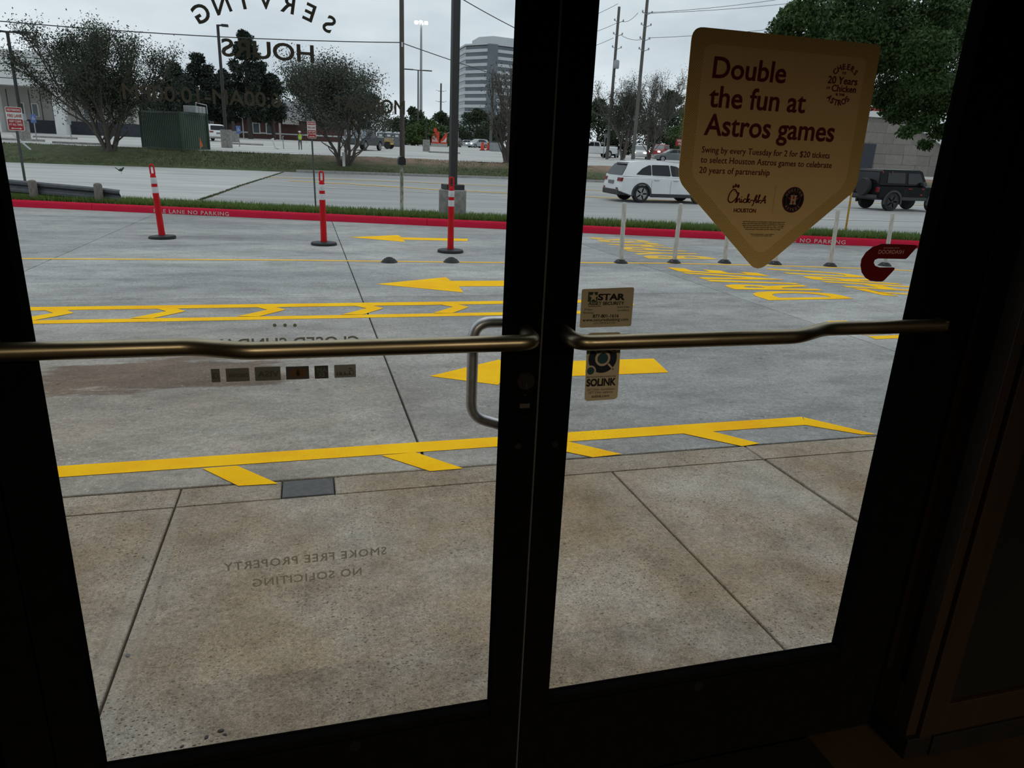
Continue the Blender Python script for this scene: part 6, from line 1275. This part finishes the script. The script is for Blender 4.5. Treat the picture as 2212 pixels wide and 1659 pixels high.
# script logo: drawn strokes in a 10 x 5 box
def script_logo(flip=False):
    q = PT(); w = .26
    q.stroke([(2.05, 3.0), (1.75, 3.45), (1.2, 3.45), (.65, 2.9), (.3, 2.0), (.2, 1.1), (.55, .45), (1.1, .35), (1.75, .8), (2.3, 1.5)], .30)
    q.stroke([(1.95, 3.0), (2.45, 2.75), (2.05, 2.65)], .2); q.disc(1.55, 3.0, .11, 8)
    for x, y, a, b in ((1.15, 4.15, .24, .42), (1.7, 4.45, .27, .5), (2.35, 4.35, .34, .45)): q.disc(x, y, a, 12, b)
    q.stroke([(2.1, .35), (2.5, 1.6), (2.75, 2.5), (2.6, 2.75), (2.45, 2.2), (2.5, .9), (2.45, .35), (2.75, 1.1), (3.1, 1.35), (3.15, .8), (3.25, .4), (3.6, .7)], w)
    q.stroke([(3.6, 1.2), (3.6, .7), (3.7, .38), (4.1, .8)], w); q.disc(3.62, 1.75, .15, 8)
    q.stroke([(4.75, 1.15), (4.45, 1.3), (4.15, .95), (4.25, .45), (4.7, .42), (5.1, .9)], w)
    q.stroke([(5.0, .4), (5.2, 1.5), (5.4, 2.3), (5.25, 2.5), (5.1, 1.9), (5.05, .4), (5.4, 1.2), (5.7, 1.2), (5.3, .85), (5.7, .4), (5.95, .6)], w); q.stroke([(5.95, .95), (6.5, 1.0)], w)
    q.stroke([(6.6, -.35), (6.85, .3), (7.05, 1.5), (7.35, 2.3), (7.5, 2.0), (7.15, 1.1), (6.7, .8)], w); q.stroke([(7.45, 1.2), (7.42, .7), (7.5, .38), (7.8, .75)], w); q.disc(7.5, 1.75, .15, 8)
    q.stroke([(7.75, .7), (8.1, 1.7), (8.25, 2.3), (8.05, 2.3), (7.95, 1.4), (8.0, .5), (8.25, .6)], w); q.stroke([(8.2, .95), (8.7, 1.0)], w)
    q.stroke([(8.6, .25), (9.1, .9), (9.6, 2.2), (9.65, 1.2), (9.75, .4), (9.95, .55)], w); q.stroke([(8.95, .95), (9.9, 1.05)], w); q.disc(9.95, 2.1, .1, 8)
    if flip: q.v = [(10 - u, z) for u, z in q.v]
    return q
lx0, lx1, lz0, lz1 = U(1569, 440), U(1653, 440), Z_(1600, 444), Z_(1600, 400)
script_logo().xf((lx1 - lx0) / 10, lx0, lz0 + .003, (lz1 - lz0) / 5.0).build('script_logo', M_MAROON, t, local(fi(.0014), O))
p_ = PT(); tx(p_, 'HOUSTON', 1583.7, 457.5, 1631.6, 459.5, 8, .03); 
for k in range(15): p_.disc(U(1675.5, 401.6) + (U(1666.7, 459.6) - U(1675.5, 401.6)) * k / 14, Z_(1675.5, 401.6) + (Z_(1666.7, 459.6) - Z_(1675.5, 401.6)) * k / 14, .0007, 8)
p_.build('small_heading', M_MAROON, t, local(fi(.0014), O))
ax_, az_ = U(1712.3, 431.6), Z_(1712.3, 431.6); ar = Z_(1712.3, 403.5) - az_
em = PT().disc(ax_, az_, ar, 40).build('round_emblem', M_NAVYI, t, local(fi(.0014), O))
PT().ring(ax_, az_, ar * .63, ar * .66).ring(ax_, az_, ar * .93, ar * .95).poly([(ax_ + r_ * math.sin(a), az_ + r_ * math.cos(a)) for k in range(10) for a in [math.pi * k / 5] for r_ in [ar * (.55 if k % 2 == 0 else .23)]]).build('emblem_star', M_ORI, em, local(fi(.0017), O))
s_ = ar * .36; hp = [(-.85, -1), (-.1, -1), (-.1, -.72), (-.25, -.72), (-.25, -.18), (.25, -.18), (.25, -.72), (.1, -.72), (.1, -1), (.85, -1), (.85, -.72), (.68, -.72), (.68, .72), (.85, .72), (.85, 1), (.1, 1), (.1, .72), (.25, .72), (.25, .18), (-.25, .18), (-.25, .72), (-.1, .72), (-.1, 1), (-.85, 1), (-.85, .72), (-.68, .72), (-.68, -.72), (-.85, -.72)]
PT().poly([(ax_ + u * s_ * .95, az_ + w * s_) for u, w in hp]).arc('HOUSTON', ax_, az_, ar * .70, 150, 30, ar * .17, ar * .18, .01).arc('ASTROS', ax_, az_, ar * .86, 222, 318, ar * .17, ar * .18, .01, inside=True).build('emblem_letter', flatm('cream_ink', (.62, .52, .34)), em, local(fi(.0020), O))
p_ = PT()
for k, (s, a, b) in enumerate((('Valid for the purchase of two (2) tickets to 2024 regular season home', 1603, 1695), ('games only, while supplies last. Subject to availability and venue rules.', 1602.5, 1694), ('Limit one per person/transaction. Not valid for resale or exchange.', 1603.5, 1692.5), ('No cash value. Cannot be combined with other offers. Fees and', 1605.5, 1690), ('taxes may apply. Game dates and times subject to change.', 1608.5, 1685))): tx(p_, s, a, 480 + k * 4, b, 480.6 + k * 4, 2.4, .015)
tx(p_, 'All trademarks, copyrights', 1620, 506.5, 1671, 507, 2.0, .015); tx(p_, 'are the property of their respective owners.', 1623, 509.8, 1667, 510.2, 2.0, .015); p_.build('fine_print', M_BLK, t, local(fi(.0014), O))
# ---- security sticker
poly = rounded([(.4955, 1.1255), (.603, 1.1265), (.6015, 1.2035), (.4945, 1.2005)], .004, 4)
t, O, sh = sheet('security_sticker', 'tan rectangular security sticker with a star above the right push bar', 'sticker', poly, M_LITE_I)
u0, u1, z0, z1 = U(1270, 640), U(1290.6, 640), Z_(1280, 651.5), Z_(1280, 630.5)
em = PT().poly([(u0, z0), (u1, z0), (u1, z1), (u0, z1)]).build('star_emblem', M_GREENI, t, local(fi(.0012), O)); cu_, cw_ = u0 + (u1 - u0) * .58, (z0 + z1) / 2; R_ = (z1 - z0) * .55
PT().poly([(cu_ + r_ * math.sin(a), cw_ + r_ * math.cos(a)) for k in range(10) for a in [math.pi * k / 5] for r_ in [R_ * (1 if k % 2 == 0 else .42)]]).build('star', M_LITE_I, em, local(fi(.0015), O))
p_ = PT(); tx(p_, 'STAR', 1290.5, 649, 1349, 646, 12.5, .05); tx(p_, 'ASSET SECURITY', 1269.5, 660.5, 1348, 656, 6.6, .035); tx(p_, 'Secure thinking solutions', 1270, 663, 1298, 661.5, 2.0, .03); tx(p_, '24 Hour', 1261, 671, 1279.3, 670, 4.5, .0, .25); tx(p_, 'Monitoring', 1258, 678, 1281.7, 676.5, 4.5, .0, .25); tx(p_, 'Audio/Video', 1332, 666, 1359, 664, 4.5, .0, .25); tx(p_, 'Surveillance', 1332, 672.5, 1358.5, 671, 4.5, .0, .25)
tx(p_, '877-801-1616', 1279.7, 687.2, 1335.7, 684, 6.8, .02); tx(p_, 'www.securethinking.com', 1257.7, 696.4, 1357, 690.3, 6.6, .012); tx(p_, 'ACR-1703998 & B17053', 1281, 700.9, 1329, 698, 4, 0); p_.build('lettering', M_BLK, t, local(fi(.0012), O))
# ---- tall camera sticker
poly = rounded([(.5175, .9745), (.5885, .9755), (.5835, 1.115), (.5125, 1.115)], .009, 5)
t, O, sh = sheet('camera_sticker', 'tall tan video surveillance sticker with ring emblem below the right push bar', 'sticker', poly, M_LITE_I)
c_ = (U(1301.6, 773.8), Z_(1301.6, 773.8)); k_ = (U(1332, 773) - U(1271, 773)) / 62; 
em = PT().ring(*c_, 16.5 * k_, 31 * k_, 40).disc(U(1327, 748.5), Z_(1327, 748.5), 12 * k_, 20).disc(U(1275.4, 800.8), Z_(1275.4, 800.8), 11 * k_, 20).build('ring_emblem', M_NAVYI, t, local(fi(.0011), O))
PT().ring(U(1327, 748.5), Z_(1327, 748.5), 9 * k_, 12.3 * k_, 20).ring(U(1275.4, 800.8), Z_(1275.4, 800.8), 8 * k_, 11.5 * k_, 20).stroke([(c_[0] - 25 * k_, c_[1] + 24 * k_), (c_[0] - 12 * k_, c_[1] + 11 * k_)], 4 * k_, 2).stroke([(c_[0] + 25 * k_, c_[1] - 24 * k_), (c_[0] + 12 * k_, c_[1] - 11 * k_)], 4 * k_, 2).build('ring_gap', M_LITE_I, em, local(fi(.0014), O))
PT().disc(*c_, 11.5 * k_, 24).disc(U(1327, 748.5), Z_(1327, 748.5), 8.8 * k_, 20).disc(U(1275.4, 800.8), Z_(1275.4, 800.8), 7.8 * k_, 20).build('ring_dots', M_TEAL, em, local(fi(.0016), O))
p_ = PT(); tx(p_, 'PROTECTED BY/PROTEGIDO POR', 1267, 816.5, 1330, 813.5, 3.2, .01); tx(p_, 'SOLINK', 1265.5, 834.5, 1329.5, 830.5, 14.5, .05); tx(p_, '24/7 Video Surveillance', 1267, 845, 1327.5, 840.5, 5, 0); tx(p_, '24/7 Video vigilancia', 1270, 851.2, 1323.5, 847, 5, 0); tx(p_, 'solink.com', 1277.5, 859, 1315, 856.5, 6, .012); p_.build('lettering', M_BLK, t, local(fi(.0011), O))
# ---- delivery sticker
dp_ = [(1983, 531), (1975, 529), (1940, 527.5), (1905, 526.5), (1885, 533), (1870, 545), (1860.5, 560), (1858.5, 573), (1861, 588), (1869, 600), (1880, 606.5), (1893, 608), (1905, 608), (1910, 605), (1931, 583), (1932.5, 579), (1929, 577.5), (1899, 577.5), (1890, 574), (1887, 567.5), (1889, 561.5), (1896, 558.5), (1955, 559.5), (1959, 557.5)]
t, O, sh = sheet('delivery_sticker', 'dark red hook-shaped delivery sticker at the right edge of the glass', 'sticker', [(U(*q), Z_(*q)) for q in dp_], M_DRED)
p_ = PT(); tx(p_, 'DOORDASH', 1896.5, 546.5, 1950, 549.5, 8.3, .004); tx(p_, 'DELIVERING WITH', 1908, 536.3, 1941, 537.5, 2.6, 0); p_.build('lettering', M_PINK, t, local(fi(.0012), O))
# ---- white vinyl lettering on the street face of the left leaf (reads mirrored from inside)
def vinyl(name, label, pt):
    v = np.array(pt.v); c = v.mean(0); O = (float(c[0]), YO, float(c[1])); t = thing(name, label, 'lettering', O); pt.build('letters', M_VINYL, t, local(fo(.0004), O)); return t
ac_ = (-.0455, 1.4645); p_ = PT(); p_.arc('SERVING', ac_[0], ac_[1], .1667, 121, 59, .0235, .030, .020, flip=True); vinyl('vinyl_lettering', 'mirrored grey word serving arched at the top of the left glass', p_)
p_ = PT(); p_.text('HOURS', U(478, 120), U(679, 132), 1.5615, .0235, .020, flip=True); vinyl('vinyl_lettering', 'mirrored grey word hours below the arched word on the left glass', p_)
p_ = PT(); p_.text('MON-SAT', U(722, 240), U(876, 246), 1.4925, .0205, .016, flip=True); vinyl('vinyl_lettering', 'mirrored grey weekday lettering near the wooden pole on the left glass', p_)
p_ = PT(); p_.text('6:00AM-10:00PM', U(264, 218), U(608, 232), 1.4925, .0205, .016, flip=True); vinyl('vinyl_lettering', 'mirrored grey opening time lettering over the container on the left glass', p_)
p_ = PT()
for px in (593, 615.5, 637): p_.disc(U(px, 705), Z_(px, 705), .0031, 16)
vinyl('vinyl_lettering', 'three small grey dots in a row above the left push bar', p_)
p_ = PT(); p_.text('CLOSED SUNDAY', U(455, 750), U(777, 736), 1.0985, .0195, .016, flip=True); vinyl('vinyl_lettering', 'mirrored grey closed-day lettering half hidden behind the left push bar', p_)
p_ = PT(); p_.text('SMOKE FREE PROPERTY', U(483, 1236), U(836, 1199), .6685, .0165, .016, flip=True, spacing=1.15); vinyl('vinyl_lettering', 'mirrored grey smoke free lettering, upper line low on the left glass', p_)
p_ = PT(); p_.text('NO SOLICITING', U(546, 1269), U(782, 1246), .6275, .0165, .016, flip=True, spacing=1.15); vinyl('vinyl_lettering', 'mirrored grey no soliciting lettering, lower line low on the left glass', p_)
# ---- payment card decals (backs, seen through the glass)
M_CB = flatm('card_back_grey', (.13, .13, .125)); M_CB2 = flatm('card_back_dark', (.05, .05, .055)); M_CB3 = flatm('card_back_print', (.055, .055, .055)); M_CB4 = flatm('card_back_brown', (.10, .04, .012)); M_CB5 = flatm('card_back_pale', (.22, .22, .22))
def card(label, x0, x1, yt, yb, m, txt=None, mt=None, kind=None):
    a, b = U(x0, yt), U(x1, yt - 1); z0, z1 = Z_(x0, yb), Z_(x0, yt); t, O, sh = sheet('card_decal', label, 'sticker', rounded([(a, z0), (b, z0), (b, z1), (a, z1)], .001, 3), m, YO, .0006, False); f = lambda u, w: (u - O[0], -.0001 - .0002, w - O[2])
    t['group'] = 'payment card decals'; q = PT(); w_, h_ = b - a, z1 - z0
    if kind == 'rings': q.disc(a + w_ * .37, z0 + h_ * .5, h_ * .36, 24, h_ * .36).disc(a + w_ * .66, z0 + h_ * .5, h_ * .36, 24)
    elif kind == 'logo': q = script_logo(True).xf(w_ * .82 / 10, a + w_ * .09, z0 + h_ * .15, h_ * .62 / 5)
    elif kind == 'two': q.text('AM', a + w_ * .2, b - w_ * .1, z0 + h_ * .52, h_ * .3, .02, flip=True).text('EX', a + w_ * .25, b - w_ * .3, z0 + h_ * .15, h_ * .3, .02, flip=True)
    else: q.text(txt, a + w_ * .1, b - w_ * .06, z0 + h_ * (.33 if len(txt) > 4 else .27), h_ * (.26 if len(txt) > 4 else .42), .02, flip=True)
    q.build('print', mt or M_CB3, t, lambda u, w: (u - O[0], -.0004, w - O[2])); return t
card('tiny dark upright card decal, leftmost of the payment decals', 454, 473, 800, 829, M_CB, 'JCB'); card('grey card decal with mirrored long word, second from left', 486, 537, 799, 828, M_CB, 'DISCOVER'); card('grey card decal with mirrored slanted four-letter word', 549, 605, 796, 826, M_CB, 'VISA'); card('dark card decal with two brown overlapping circles', 617, 667, 795, 823, M_CB2, kind='rings', mt=M_CB4); card('small dark square card decal with outlined letters', 679, 709, 793, 821, M_CB2, kind='two', mt=M_CB); card('pale grey card decal with script logo, rightmost of the payment decals', 722, 769, 791, 819, M_CB5, kind='logo')
bpy.context.view_layer.update()
